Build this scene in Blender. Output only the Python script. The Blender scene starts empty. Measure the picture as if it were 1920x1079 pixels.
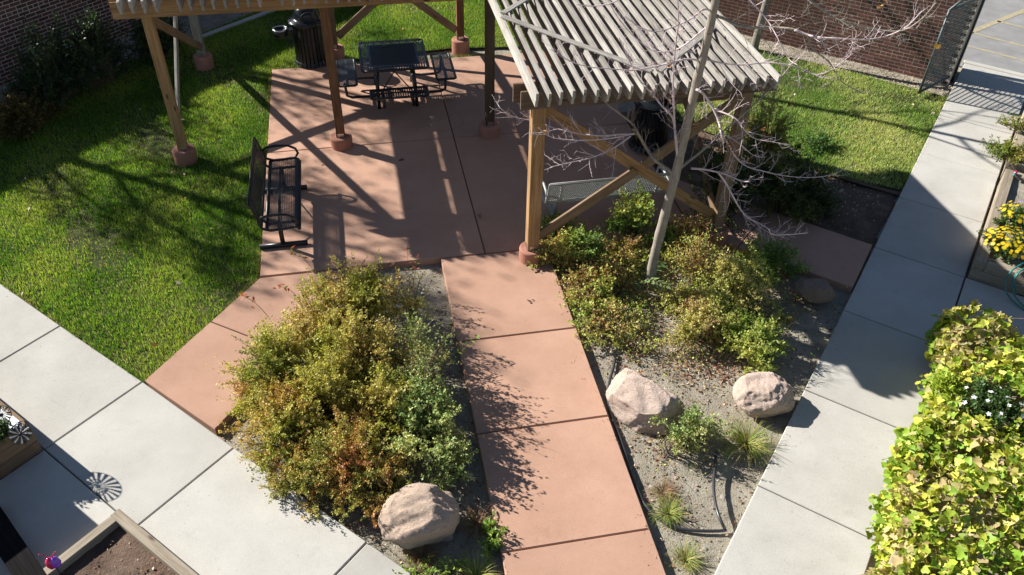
import bpy, math, random
import numpy as np
from mathutils import Matrix, Vector

# ------------------------------------------------------------------ camera, sky, sun, exposure
S = bpy.context.scene
F_PX, PITCH, ROLL, YAW, CAM_H = 1552.2, math.radians(40.528), math.radians(-1.403), math.radians(-11.853), 7.1
def _axes():
    f = np.array([0, math.cos(PITCH), -math.sin(PITCH)]); r = np.array([1., 0, 0]); d = np.cross(f, r)
    r2 = math.cos(ROLL) * r + math.sin(ROLL) * d
    d2 = -math.sin(ROLL) * r + math.cos(ROLL) * d
    c, s = math.cos(YAW), math.sin(YAW)
    Z = np.array([[c, -s, 0], [s, c, 0], [0, 0, 1]])
    return np.array([r2, d2, f]) @ Z.T
AX = _axes()
cam = bpy.data.cameras.new('camera')
cam.sensor_width = 36; cam.lens = F_PX / 1920 * 36; cam.clip_end = 2000; cam.clip_start = 0.1
co = bpy.data.objects.new('camera', cam); S.collection.objects.link(co)
co.matrix_world = Matrix(((AX[0][0], -AX[1][0], -AX[2][0], 0), (AX[0][1], -AX[1][1], -AX[2][1], 0),
                          (AX[0][2], -AX[1][2], -AX[2][2], CAM_H), (0, 0, 0, 1)))
S.camera = co

SUN_DX, SUN_DY = 1.333, -0.977            # how far a shadow runs per metre of height
SUN_EL = math.atan(1 / math.hypot(SUN_DX, SUN_DY))
W = bpy.data.worlds.new('World'); S.world = W; W.use_nodes = True
nt = W.node_tree; bg = nt.nodes['Background']
sky = nt.nodes.new('ShaderNodeTexSky'); sky.sky_type = 'NISHITA'; sky.sun_disc = False
sky.sun_elevation = SUN_EL; sky.sun_rotation = math.atan2(-SUN_DX, -SUN_DY)
sky.altitude = 1600; sky.air_density = 1.0; sky.dust_density = 0.6; sky.ozone_density = 1.0
nt.links.new(sky.outputs[0], bg.inputs[0]); bg.inputs[1].default_value = 0.05
sl = bpy.data.lights.new('sun', 'SUN'); sl.energy = 5.0; sl.angle = math.radians(0.53); sl.color = (1.0, 0.965, 0.90)
so = bpy.data.objects.new('sun', sl); S.collection.objects.link(so)
so.rotation_euler = Vector((SUN_DX, SUN_DY, -1)).to_track_quat('-Z', 'Y').to_euler()
S.view_settings.view_transform = 'Standard'; S.view_settings.look = 'None'; S.view_settings.gamma = 1
S.view_settings.exposure = 1.08; S.view_settings.use_curve_mapping = False

# ------------------------------------------------------------------ helpers
C = S.collection
rnd = random.Random(7)
RG = np.random.default_rng(11)
V3 = lambda *a: np.array(a, float)

def ray(px, py):
    return AX.T @ np.array([(px - 960) / F_PX, (py - 539.5) / F_PX, 1.])
def gz(px, py, z=0.0):                     # measured photo point -> place at height z
    d = ray(px, py); t = (z - CAM_H) / d[2]
    return np.array([d[0] * t, d[1] * t, z])
def gy(px, py, Y):                         # measured photo point -> place at depth Y
    d = ray(px, py); t = Y / d[1]
    return np.array([d[0] * t, Y, CAM_H + d[2] * t])
def unit(v):
    v = np.asarray(v, float); return v / (np.linalg.norm(v) + 1e-12)
def units(v):
    return v / (np.linalg.norm(v, axis=1, keepdims=True) + 1e-12)

MATS = {}
def new_mat(name):
    m = bpy.data.materials.new(name); m.use_nodes = True
    MATS[name] = m
    return m, m.node_tree, m.node_tree.nodes['Principled BSDF']
def node(t, kind, **kw):
    n = t.nodes.new(kind)
    for k, v in kw.items():
        if k in n.inputs: n.inputs[k].default_value = v
        else: setattr(n, k, v)
    return n
def ramp(t, src, stops):
    r = t.nodes.new('ShaderNodeValToRGB'); e = r.color_ramp.elements
    while len(e) < len(stops): e.new(0.5)
    for el, (p, c) in zip(e, stops):
        el.position = p; el.color = (*c, 1) if len(c) == 3 else c
    t.links.new(src, r.inputs[0]); return r
def mix(t, fac, a, b, mode='MIX'):
    n = t.nodes.new('ShaderNodeMix'); n.data_type = 'RGBA'; n.blend_type = mode
    for sock, v in ((n.inputs[0], fac), (n.inputs[6], a), (n.inputs[7], b)):
        if isinstance(v, (int, float)): sock.default_value = v
        elif isinstance(v, tuple): sock.default_value = (*v, 1)
        else: t.links.new(v, sock)
    return n.outputs[2]
def obj_coords(t, scale=(1, 1, 1), rand=False):
    tc = t.nodes.new('ShaderNodeTexCoord'); mp = t.nodes.new('ShaderNodeMapping')
    mp.inputs['Scale'].default_value = scale
    t.links.new(tc.outputs['Object'], mp.inputs[0])
    if rand:
        oi = t.nodes.new('ShaderNodeObjectInfo'); ml = node(t, 'ShaderNodeMath', operation='MULTIPLY'); ml.inputs[1].default_value = 57.0
        t.links.new(oi.outputs['Random'], ml.inputs[0]); cb = t.nodes.new('ShaderNodeCombineXYZ')
        for i in range(3): t.links.new(ml.outputs[0], cb.inputs[i])
        t.links.new(cb.outputs[0], mp.inputs['Location'])
    return mp.outputs[0]
def noise(t, vec, scale, detail=4, rough=0.55):
    n = node(t, 'ShaderNodeTexNoise', Scale=scale, Detail=detail, Roughness=rough)
    t.links.new(vec, n.inputs['Vector']); return n.outputs['Fac']
def bump(t, b, height, strength, dist=0.01):
    n = node(t, 'ShaderNodeBump', Strength=strength, Distance=dist)
    t.links.new(height, n.inputs['Height']); t.links.new(n.outputs[0], b.inputs['Normal'])
def rand_tone(t, col, lo, hi):
    oi = t.nodes.new('ShaderNodeObjectInfo')
    r = ramp(t, oi.outputs['Random'], [(0, (lo,) * 3), (1, (hi,) * 3)])
    return mix(t, 1.0, col, r.outputs[0], 'MULTIPLY')

def node_color(t, v):
    n = node(t, 'ShaderNodeTexNoise', Scale=2.5, Detail=4); t.links.new(v, n.inputs['Vector']); return n.outputs['Color']
def concrete_mat(name, a, b, stain, fine=0.10):
    m, t, p = new_mat(name); v = obj_coords(t)
    c = ramp(t, noise(t, v, 1.3, 6, 0.62), [(0.3, a), (0.7, b)]).outputs[0]
    c = mix(t, 1.0, c, ramp(t, noise(t, v, 85, 3, 0.7), [(0.25, (1 - fine * 2.2,) * 3), (0.5, (1, 1, 1)), (0.8, (1 + fine * .4,) * 3)]).outputs[0], 'MULTIPLY')
    st = ramp(t, noise(t, v, 4.2, 8, 0.75), [(0.56, (0, 0, 0)), (0.72, (1, 1, 1))])
    c = mix(t, 0.5, c, mix(t, st.outputs[0], c, stain))
    wv = node(t, 'ShaderNodeTexVoronoi', Scale=0.55, feature='DISTANCE_TO_EDGE'); wd = mix(t, 0.12, v, node_color(t, v), 'ADD'); t.links.new(wd, wv.inputs['Vector'])
    ck = ramp(t, wv.outputs['Distance'], [(0.0, (1, 1, 1)), (0.0035, (0, 0, 0))]); cm = ramp(t, noise(t, v, 0.45, 2), [(0.60, (0, 0, 0)), (0.66, (.6, .6, .6))])
    c = mix(t, mix(t, 1.0, ck.outputs[0], cm.outputs[0], 'MULTIPLY'), c, tuple(x * 0.45 for x in stain))
    bl = ramp(t, noise(t, v, 0.55, 5, 0.7), [(0.35, (0.86, 0.85, 0.84)), (0.6, (1, 1, 1)), (0.8, (1.05, 1.05, 1.04))]); c = mix(t, 1.0, c, bl.outputs[0], 'MULTIPLY')
    sp = ramp(t, noise(t, v, 33, 2, 0.5), [(0.71, (0, 0, 0)), (0.75, (1, 1, 1))])
    c = mix(t, sp.outputs[0], c, tuple(x * 0.75 for x in stain))
    c = rand_tone(t, c, 0.88, 1.06)
    t.links.new(c, p.inputs['Base Color']); p.inputs['Roughness'].default_value = 0.9
    p.inputs['Specular IOR Level'].default_value = 0.25
    bump(t, p, noise(t, v, 140, 4, 0.7), 0.35, 0.004)
    return m
concrete_mat('grey_concrete', (0.435, 0.415, 0.375), (0.495, 0.475, 0.43), (0.34, 0.32, 0.285))
concrete_mat('terracotta_concrete', (0.43, 0.252, 0.175), (0.50, 0.305, 0.218), (0.34, 0.19, 0.135), 0.10)
concrete_mat('footing_concrete', (0.36, 0.165, 0.115), (0.43, 0.21, 0.15), (0.25, 0.12, 0.09), 0.10)

def noisy_mat(name, stops, scale, rough=0.9, bscale=40, bstr=0.4, bdist=0.02, detail=6, tone=None, spec=0.2):
    m, t, p = new_mat(name); v = obj_coords(t)
    c = ramp(t, noise(t, v, scale, detail, 0.65), stops).outputs[0]
    if tone: c = rand_tone(t, c, *tone)
    t.links.new(c, p.inputs['Base Color']); p.inputs['Roughness'].default_value = rough
    p.inputs['Specular IOR Level'].default_value = spec
    bump(t, p, noise(t, v, bscale, 5, 0.7), bstr, bdist)
    return m
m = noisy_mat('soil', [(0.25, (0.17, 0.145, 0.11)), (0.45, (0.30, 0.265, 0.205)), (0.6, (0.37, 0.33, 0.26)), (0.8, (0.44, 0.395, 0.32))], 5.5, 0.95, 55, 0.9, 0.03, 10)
noisy_mat('lawn_soil', [(0.3, (0.028, 0.035, 0.012)), (0.55, (0.05, 0.058, 0.018)), (0.75, (0.14, 0.12, 0.06))], 3.0, 0.95, 60, 0.6, 0.03, 10)
noisy_mat('asphalt', [(0.3, (0.20, 0.195, 0.19)), (0.6, (0.26, 0.255, 0.25)), (0.8, (0.32, 0.31, 0.30))], 2.2, 0.9, 150, 0.5, 0.006, 12)
noisy_mat('road_paint', [(0.40, (0.27, 0.26, 0.235)), (0.58, (0.42, 0.34, 0.17)), (0.8, (0.50, 0.40, 0.18))], 14, 0.8, 90, 0.3, 0.004)
noisy_mat('mortar', [(0.3, (0.52, 0.45, 0.38)), (0.7, (0.68, 0.60, 0.52))], 25, 0.95, 120, 0.5, 0.004)
noisy_mat('brick', [(0.3, (0.105, 0.045, 0.036)), (0.5, (0.15, 0.066, 0.052)), (0.75, (0.20, 0.092, 0.07))], 14, 0.85, 130, 0.5, 0.004, 6, (0.65, 1.25))
noisy_mat('cloth_white', [(0.3, (0.72, 0.72, 0.70)), (0.7, (0.82, 0.82, 0.80))], 6, 0.8, 30, 0.2, 0.01)
noisy_mat('bedding', [(0.3, (0.05, 0.04, 0.035)), (0.7, (0.10, 0.08, 0.07))], 30, 0.95)

def wood_mat(name, dark, mid, light, tone=(0.8, 1.15), knot=(0.10, 0.06, 0.035), bs=0.35):
    m, t, p = new_mat(name); v = obj_coords(t, (1.2, 26, 26), True)
    c = ramp(t, noise(t, v, 1.6, 7, 0.65), [(0.28, dark), (0.5, mid), (0.75, light)]).outputs[0]
    v2 = obj_coords(t, (1.6, 5, 5), True)
    vo = node(t, 'ShaderNodeTexVoronoi', Scale=1.4); t.links.new(v2, vo.inputs['Vector'])
    k = ramp(t, vo.outputs['Distance'], [(0.06, (1, 1, 1)), (0.16, (0, 0, 0))])
    c = mix(t, k.outputs[0], c, knot)
    v3 = obj_coords(t, (0.8, 2.5, 2.5), True)
    st = ramp(t, noise(t, v3, 1.3, 5, 0.7), [(0.35, (0.62, 0.60, 0.58)), (0.6, (1, 1, 1))])
    c = mix(t, 0.7, c, st.outputs[0], 'MULTIPLY')
    c = rand_tone(t, c, *tone)
    t.links.new(c, p.inputs['Base Color']); p.inputs['Roughness'].default_value = 0.82
    p.inputs['Specular IOR Level'].default_value = 0.2
    bump(t, p, noise(t, v, 2.6, 6, 0.7), bs, 0.006)
    return m
wood_mat('weathered_wood', (0.20, 0.18, 0.155), (0.36, 0.335, 0.30), (0.50, 0.48, 0.44), (0.72, 1.12), (0.17, 0.13, 0.10))
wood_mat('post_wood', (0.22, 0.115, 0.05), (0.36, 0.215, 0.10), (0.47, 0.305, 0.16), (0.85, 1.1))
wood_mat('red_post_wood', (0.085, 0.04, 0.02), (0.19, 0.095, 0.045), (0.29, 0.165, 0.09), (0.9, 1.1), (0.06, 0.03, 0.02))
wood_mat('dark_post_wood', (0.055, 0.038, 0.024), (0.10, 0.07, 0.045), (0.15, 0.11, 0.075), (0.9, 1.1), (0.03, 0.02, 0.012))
wood_mat('brown_wood', (0.14, 0.085, 0.05), (0.21, 0.14, 0.085), (0.28, 0.20, 0.13), (0.85, 1.1))
wood_mat('shade_dark_beam_wood', (0.085, 0.055, 0.04), (0.13, 0.09, 0.065), (0.18, 0.13, 0.095), (0.9, 1.1), (0.04, 0.025, 0.02))  # brown darkened to carry the shade on the front roof beams
wood_mat('shade_black_timber', (0.008, 0.008, 0.009), (0.014, 0.013, 0.013), (0.022, 0.02, 0.02), (0.9, 1.1), (0.005, 0.005, 0.005))  # near-black colour stands in for deep shade on the corner rail
wood_mat('timber', (0.22, 0.175, 0.125), (0.33, 0.275, 0.205), (0.43, 0.37, 0.29), (0.85, 1.1))

def plain_mat(name, col, rough=0.5, metal=0.0, spec=0.5):
    m, t, p = new_mat(name); v = obj_coords(t)
    c = ramp(t, noise(t, v, 9, 5), [(0.3, tuple(x * 0.8 for x in col)), (0.7, col)]).outputs[0]
    t.links.new(c, p.inputs['Base Color']); p.inputs['Roughness'].default_value = rough
    p.inputs['Metallic'].default_value = metal; p.inputs['Specular IOR Level'].default_value = spec
    bump(t, p, noise(t, v, 60, 3), 0.08, 0.004)
    return m
plain_mat('black_metal', (0.012, 0.013, 0.014), 0.38)
plain_mat('mesh_metal', (0.022, 0.024, 0.027), 0.42)
plain_mat('bench_grey', (0.34, 0.35, 0.34), 0.45)
plain_mat('black_plastic', (0.010, 0.013, 0.015), 0.22)
plain_mat('steel', (0.55, 0.55, 0.55), 0.32, 1.0)
plain_mat('brass', (0.60, 0.40, 0.12), 0.35, 1.0)
plain_mat('gate_paint', (0.075, 0.10, 0.10), 0.45)
plain_mat('pipe_plastic', (0.045, 0.045, 0.05), 0.32)
plain_mat('teal_hose', (0.03, 0.22, 0.20), 0.35)
plain_mat('white_paint', (0.78, 0.78, 0.76), 0.5)
plain_mat('dark_plastic', (0.02, 0.02, 0.022), 0.4)
plain_mat('pink_glass', (0.70, 0.03, 0.14), 0.15)
plain_mat('violet_glass', (0.28, 0.10, 0.62), 0.15)
plain_mat('lilac_plastic', (0.42, 0.28, 0.68), 0.4)

def bark_mat(name, a, b, scar):
    m, t, p = new_mat(name); v = obj_coords(t, (9, 9, 2.2))
    c = ramp(t, noise(t, v, 2.4, 7, 0.7), [(0.3, a), (0.65, b)]).outputs[0]
    v2 = obj_coords(t, (3, 3, 14))
    s = ramp(t, noise(t, v2, 1.7, 3, 0.6), [(0.64, (0, 0, 0)), (0.72, (1, 1, 1))])
    c = mix(t, mix(t, 1.0, s.outputs[0], (0.7, 0.7, 0.7), 'MULTIPLY'), c, scar)
    t.links.new(c, p.inputs['Base Color']); p.inputs['Roughness'].default_value = 0.8
    p.inputs['Specular IOR Level'].default_value = 0.25
    bump(t, p, noise(t, v, 4, 6, 0.7), 0.5, 0.01)
bark_mat('pale_bark', (0.20, 0.165, 0.13), (0.36, 0.315, 0.26), (0.09, 0.065, 0.05))
bark_mat('twig_bark', (0.50, 0.38, 0.38), (0.68, 0.56, 0.57), (0.40, 0.22, 0.22))
bark_mat('grey_bark', (0.16, 0.13, 0.11), (0.26, 0.225, 0.19), (0.08, 0.06, 0.05))
bark_mat('stem_brown', (0.11, 0.075, 0.05), (0.20, 0.145, 0.10), (0.08, 0.05, 0.04))

def boulder_mat(name, a, b, dark):
    m, t, p = new_mat(name); v = obj_coords(t)
    c = ramp(t, noise(t, v, 3.2, 7, 0.7), [(0.3, a), (0.7, b)]).outputs[0]
    sp = ramp(t, noise(t, v, 75, 2, 0.6), [(0.28, (0.45, 0.42, 0.40)), (0.42, (1, 1, 1)), (0.62, (1, 1, 1)), (0.75, (1.25, 1.2, 1.15))])
    c = mix(t, 1.0, c, sp.outputs[0], 'MULTIPLY')
    st = ramp(t, noise(t, v, 6, 6, 0.8), [(0.58, (0, 0, 0)), (0.75, (1, 1, 1))])
    c = mix(t, mix(t, 1.0, st.outputs[0], (0.6, 0.6, 0.6), 'MULTIPLY'), c, dark)
    t.links.new(c, p.inputs['Base Color']); p.inputs['Roughness'].default_value = 0.85
    p.inputs['Specular IOR Level'].default_value = 0.3
    n = node(t, 'ShaderNodeBump', Strength=1.0, Distance=0.035); t.links.new(noise(t, v, 22, 12, 0.85), n.inputs['Height'])
    t.links.new(n.outputs[0], p.inputs['Normal'])
boulder_mat('tan_granite', (0.47, 0.345, 0.26), (0.60, 0.465, 0.365), (0.32, 0.20, 0.14))
boulder_mat('pink_granite', (0.52, 0.385, 0.31), (0.66, 0.525, 0.445), (0.40, 0.245, 0.165))
boulder_mat('brown_granite', (0.26, 0.185, 0.14), (0.35, 0.26, 0.20), (0.17, 0.11, 0.08))

def leaf_mat(name, trans=0.3, rough=0.5, spec=0.35):
    m, t, p = new_mat(name)
    at = node(t, 'ShaderNodeAttribute', attribute_name='Col')
    t.links.new(at.outputs['Color'], p.inputs['Base Color'])
    p.inputs['Roughness'].default_value = rough; p.inputs['Specular IOR Level'].default_value = spec
    tr = t.nodes.new('ShaderNodeBsdfTranslucent')
    t.links.new(mix(t, 1.0, at.outputs['Color'], (1.25, 1.25, 0.7), 'MULTIPLY'), tr.inputs['Color'])
    mx = t.nodes.new('ShaderNodeMixShader'); mx.inputs[0].default_value = trans
    t.links.new(p.outputs[0], mx.inputs[1]); t.links.new(tr.outputs[0], mx.inputs[2])
    t.links.new(mx.outputs[0], t.nodes['Material Output'].inputs[0])
leaf_mat('leaf'); leaf_mat('grass_blade', 0.4, 0.6, 0.25); leaf_mat('litter', 0.1, 0.8, 0.15)
leaf_mat('vine_leaf', 0.28, 0.5, 0.3); leaf_mat('petal', 0.15, 0.6, 0.2)
def vine_single_mat(name, a, b, edge):      # for vine leaves that are objects of their own
    m, t, p = new_mat(name)
    oi = t.nodes.new('ShaderNodeObjectInfo')
    c = ramp(t, oi.outputs['Random'], [(0, a), (0.75, b), (1, edge)]).outputs[0]
    v = obj_coords(t); c = mix(t, 0.5, c, ramp(t, noise(t, v, 3.0, 4), [(0.3, (0.75, 0.8, 0.7)), (0.7, (1.15, 1.12, 1.0))]).outputs[0], 'MULTIPLY')
    t.links.new(c, p.inputs['Base Color']); p.inputs['Roughness'].default_value = 0.5; p.inputs['Specular IOR Level'].default_value = 0.3
    tr = t.nodes.new('ShaderNodeBsdfTranslucent'); t.links.new(c, tr.inputs['Color'])
    mx = t.nodes.new('ShaderNodeMixShader'); mx.inputs[0].default_value = 0.28
    t.links.new(p.outputs[0], mx.inputs[1]); t.links.new(tr.outputs[0], mx.inputs[2])
    t.links.new(mx.outputs[0], t.nodes['Material Output'].inputs[0])
vine_single_mat('vine_single', (0.33, 0.44, 0.05), (0.56, 0.56, 0.09), (0.48, 0.41, 0.18))
vine_single_mat('mum_yellow', (0.62, 0.44, 0.01), (0.72, 0.54, 0.02), (0.55, 0.32, 0.01))
vine_single_mat('petunia_white', (0.74, 0.74, 0.76), (0.80, 0.80, 0.82), (0.66, 0.62, 0.74))

def tag(o, label=None, cat=None, group=None, kind=None):
    if label: o['label'] = label
    if cat: o['category'] = cat
    if group: o['group'] = group
    if kind: o['kind'] = kind
    return o
def thing(name, label, cat, loc=(0, 0, 0), rz=0.0, group=None):
    o = bpy.data.objects.new(name, None); C.objects.link(o); o.empty_display_size = 0.1
    o.location = tuple(float(x) for x in loc); o.rotation_euler = (0, 0, rz)
    return tag(o, label, cat, group)
def link(name, me, mat, parent=None, smooth=False):
    o = bpy.data.objects.new(name, me); C.objects.link(o)
    if mat and not me.materials: me.materials.append(MATS[mat])
    if parent is not None: o.parent = parent
    if smooth: me.polygons.foreach_set('use_smooth', [True] * len(me.polygons))
    return o
def origin(parent):
    return np.array(parent.location) if parent is not None and parent.parent is None else V3(0, 0, 0)

class MB:                                   # gathers faces for ONE mesh
    def __init__(s): s.v = []; s.f = []
    def add(s, vs, fs):
        b = len(s.v); s.v += [tuple(map(float, x)) for x in vs]; s.f += [tuple(b + i for i in f) for f in fs]
        return s
    def box(s, lo, hi):
        x0, y0, z0 = lo; x1, y1, z1 = hi
        return s.add([(x0, y0, z0), (x1, y0, z0), (x1, y1, z0), (x0, y1, z0), (x0, y0, z1), (x1, y0, z1), (x1, y1, z1), (x0, y1, z1)],
                     [(0, 3, 2, 1), (4, 5, 6, 7), (0, 1, 5, 4), (1, 2, 6, 5), (2, 3, 7, 6), (3, 0, 4, 7)])
    def prism(s, poly, z0, z1, bev=0.0):
        P = [V3(*p) for p in poly]; n = len(P)
        if sum(P[i][0] * P[(i + 1) % n][1] - P[(i + 1) % n][0] * P[i][1] for i in range(n)) < 0: P = P[::-1]
        vs = [(p[0], p[1], z0) for p in P] + [(p[0], p[1], z1 - bev) for p in P]
        fs = [tuple(range(n - 1, -1, -1))] + [(i, (i + 1) % n, n + (i + 1) % n, n + i) for i in range(n)]
        if bev:
            Q = inset(P, bev); vs += [(q[0], q[1], z1) for q in Q]
            fs += [(n + i, n + (i + 1) % n, 2 * n + (i + 1) % n, 2 * n + i) for i in range(n)] + [tuple(range(2 * n, 3 * n))]
        else: fs.append(tuple(range(n, 2 * n)))
        return s.add(vs, fs)
    def tube(s, pts, rad, sides=8, cap=True):
        pts = [np.asarray(p, float) for p in pts]; n = len(pts)
        rad = [rad] * n if isinstance(rad, (int, float)) else rad
        T = [unit(pts[min(i + 1, n - 1)] - pts[max(i - 1, 0)]) for i in range(n)]
        u = np.cross(T[0], V3(0, 0, 1) if abs(T[0][2]) < 0.9 else V3(1, 0, 0)); u = unit(u)
        vs = []
        for i in range(n):
            u = unit(u - T[i] * (u @ T[i])); w = np.cross(T[i], u)
            for k in range(sides):
                a = 2 * math.pi * k / sides
                vs.append(pts[i] + rad[i] * (math.cos(a) * u + math.sin(a) * w))
        fs = [(i * sides + k, i * sides + (k + 1) % sides, (i + 1) * sides + (k + 1) % sides, (i + 1) * sides + k) for i in range(n - 1) for k in range(sides)]
        if cap: fs += [tuple(range(sides - 1, -1, -1)), tuple(range((n - 1) * sides, n * sides))]
        return s.add(vs, fs)
    def lathe(s, prof, c=(0, 0, 0), sides=28):
        vs = []
        for r, z in prof:
            for k in range(sides):
                a = 2 * math.pi * k / sides; vs.append((c[0] + r * math.cos(a), c[1] + r * math.sin(a), c[2] + z))
        fs = [(i * sides + k, i * sides + (k + 1) % sides, (i + 1) * sides + (k + 1) % sides, (i + 1) * sides + k) for i in range(len(prof) - 1) for k in range(sides)]
        fs += [tuple(range(sides - 1, -1, -1)), tuple(range((len(prof) - 1) * sides, len(prof) * sides))]
        return s.add(vs, fs)
    def strip(s, pts, wid, nrm, th=0.004):   # flat bar along pts, width wid lying square to nrm
        pts = [np.asarray(p, float) for p in pts]; n = len(pts)
        N = [np.asarray(nrm, float)] * n if np.ndim(nrm) == 1 else nrm
        vs = []
        for i in range(n):
            T = unit(pts[min(i + 1, n - 1)] - pts[max(i - 1, 0)]); sd = unit(np.cross(T, N[i])) * wid / 2; h = unit(N[i]) * th / 2
            vs += [pts[i] - sd - h, pts[i] + sd - h, pts[i] + sd + h, pts[i] - sd + h]
        fs = []
        for i in range(n - 1):
            a, b = 4 * i, 4 * i + 4
            fs += [(a + k, a + (k + 1) % 4, b + (k + 1) % 4, b + k) for k in range(4)]
        fs += [(3, 2, 1, 0), (4 * n - 4, 4 * n - 3, 4 * n - 2, 4 * n - 1)]
        return s.add(vs, fs)
    def mesh(s, name, off=(0, 0, 0)):
        me = bpy.data.meshes.new(name)
        me.from_pydata([(x - off[0], y - off[1], z - off[2]) for x, y, z in s.v], [], s.f); me.update()
        return me
    def build(s, name, mat, parent=None, smooth=False, world=False):
        off = origin(parent) if world else (0, 0, 0)
        return link(name, s.mesh(name, off), mat, parent, smooth)
def inset(P, d):
    n = len(P); out = []
    for i in range(n):
        a, b, c = P[i - 1][:2], P[i][:2], P[(i + 1) % n][:2]
        e1, e2 = unit(b - a), unit(c - b); n1, n2 = V3(-e1[1], e1[0]), V3(-e2[1], e2[0])
        k = 1 + n1 @ n2
        out.append(b + d * (n1 + n2) / max(k, 0.3))
    return out
def board(name, p0, p1, w, h, mat, parent, up=(0, 0, 1), ends=None, bev=0.004):
    """a board of its own: local X runs along it, w across, h along `up`; parent is unrotated"""
    p0, p1 = np.asarray(p0, float), np.asarray(p1, float); L = np.linalg.norm(p1 - p0)
    X = unit(p1 - p0); Y = unit(np.cross(np.asarray(up, float), X)); Zv = np.cross(X, Y)
    key = ('board', round(L, 3), round(w, 3), round(h, 3), mat, ends)
    me = BOARDS.get(key)
    if me is None:
        b = MB()
        if ends:                            # rafter: profile of the cut end at x=0, plain at x=L
            prof = [(0.0, h / 2), (0.0, -h / 2 + 0.095), (0.022, -h / 2 + 0.088), (0.022, -h / 2 + 0.078), (0.045, -h / 2), (L, -h / 2), (L, h / 2)]
            n = len(prof); b.add([(x, -w / 2, z) for x, z in prof] + [(x, w / 2, z) for x, z in prof],
                                 [tuple(range(n)), tuple(range(2 * n - 1, n - 1, -1))] + [(i, n + i, n + (i + 1) % n, (i + 1) % n) for i in range(n)])
        else:
            c = min(bev, w / 4, h / 4)
            sec = [(-w / 2 + c, -h / 2), (w / 2 - c, -h / 2), (w / 2, -h / 2 + c), (w / 2, h / 2 - c), (w / 2 - c, h / 2), (-w / 2 + c, h / 2), (-w / 2, h / 2 - c), (-w / 2, -h / 2 + c)]
            b.add([(0, y, z) for y, z in sec] + [(L, y, z) for y, z in sec], [tuple(range(7, -1, -1)), tuple(range(8, 16))] + [(i, (i + 1) % 8, 8 + (i + 1) % 8, 8 + i) for i in range(8)])
        me = b.mesh(name); me.materials.append(MATS[mat]); BOARDS[key] = me
    o = bpy.data.objects.new(name, me); C.objects.link(o); o.parent = parent
    q = p0 - origin(parent)
    o.matrix_basis = Matrix(((X[0], Y[0], Zv[0], q[0]), (X[1], Y[1], Zv[1], q[1]), (X[2], Y[2], Zv[2], q[2]), (0, 0, 0, 1)))
    return o
BOARDS = {}
def copy_tree(o, parent=None):
    c = o.copy(); C.objects.link(c)
    if parent is not None: c.parent = parent
    for ch in o.children: copy_tree(ch, c)
    return c

def np_mesh(name, V, F, col=None):
    me = bpy.data.meshes.new(name); n, k = F.shape
    me.vertices.add(len(V)); me.vertices.foreach_set('co', np.ascontiguousarray(V, np.float32).ravel())
    me.loops.add(n * k); me.loops.foreach_set('vertex_index', np.ascontiguousarray(F, np.int32).ravel())
    me.polygons.add(n); me.polygons.foreach_set('loop_start', np.arange(0, n * k, k, dtype=np.int32))
    me.polygons.foreach_set('loop_total', np.full(n, k, np.int32))
    if col is not None:
        a = me.attributes.new('Col', 'FLOAT_COLOR', 'FACE')
        a.data.foreach_set('color', np.concatenate([col, np.ones((n, 1))], 1).astype(np.float32).ravel())
    me.update(); me.validate()
    return me
LEAF_T = (np.array([(0, 0, 0), (0.5, 0.45, 0.10), (0, 1, -0.05), (-0.5, 0.45, 0.10)], float), np.array([(0, 1, 2, 3)]))
BLADE_T = (np.array([(-0.5, 0, 0), (0.5, 0, 0), (0, 1, 0.0)], float), np.array([(0, 1, 2)]))
def scatter(T, pos, dirs, nrm, length, width, col):
    TV, TF = T; n = len(pos)
    d = units(dirs); sd = units(np.cross(d, nrm)); nn = np.cross(sd, d)
    L = np.broadcast_to(length, n)[:, None, None]; Wd = np.broadcast_to(width, n)[:, None, None]
    V = pos[:, None] + TV[None, :, 0:1] * Wd * sd[:, None] + TV[None, :, 1:2] * L * d[:, None] + TV[None, :, 2:3] * Wd * nn[:, None]
    F = (TF[None] + (np.arange(n) * len(TV))[:, None, None]).reshape(-1, TF.shape[1])
    return V.reshape(-1, 3), F, np.repeat(col, len(TF), 0)
def smooth_noise(P, scale, seed, dims=3):
    r = np.random.default_rng(seed); out = np.zeros(len(P))
    for _ in range(5):
        k = r.normal(size=(dims,)) * scale; out += np.sin(P[:, :dims] @ k + r.uniform(0, 6.28))
    return out / 5
def palette(P, pal, seed, scale=5.0, jitter=0.12, mixing=0.45):
    r = np.random.default_rng(seed); n = len(P); pal = np.array(pal, float)
    x = smooth_noise(P, scale, seed) * 0.9 + 0.5 + r.normal(size=n) * mixing * 0.5
    i = np.clip((x * len(pal)).astype(int), 0, len(pal) - 1)
    c = pal[i] * (1 + r.normal(size=(n, 1)) * jitter) * (1 + r.normal(size=(n, 3)) * 0.05)
    return np.clip(c, 0.004, 0.95)
def in_poly(P, poly):
    x, y = P[:, 0], P[:, 1]; ins = np.zeros(len(P), bool); n = len(poly)
    for i in range(n):
        x1, y1 = poly[i][:2]; x2, y2 = poly[(i + 1) % n][:2]
        c = ((y1 > y) != (y2 > y)) & (x < (x2 - x1) * (y - y1) / (y2 - y1 + 1e-12) + x1)
        ins ^= c
    return ins
def fill(poly, n, rg):
    lo = np.min(poly, 0)[:2]; hi = np.max(poly, 0)[:2]
    P = rg.uniform(lo, hi, size=(n, 2)); return P[in_poly(P, poly)]
def poly_area(poly):
    return abs(sum(poly[i][0] * poly[(i + 1) % len(poly)][1] - poly[(i + 1) % len(poly)][0] * poly[i][1] for i in range(len(poly)))) / 2

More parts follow.
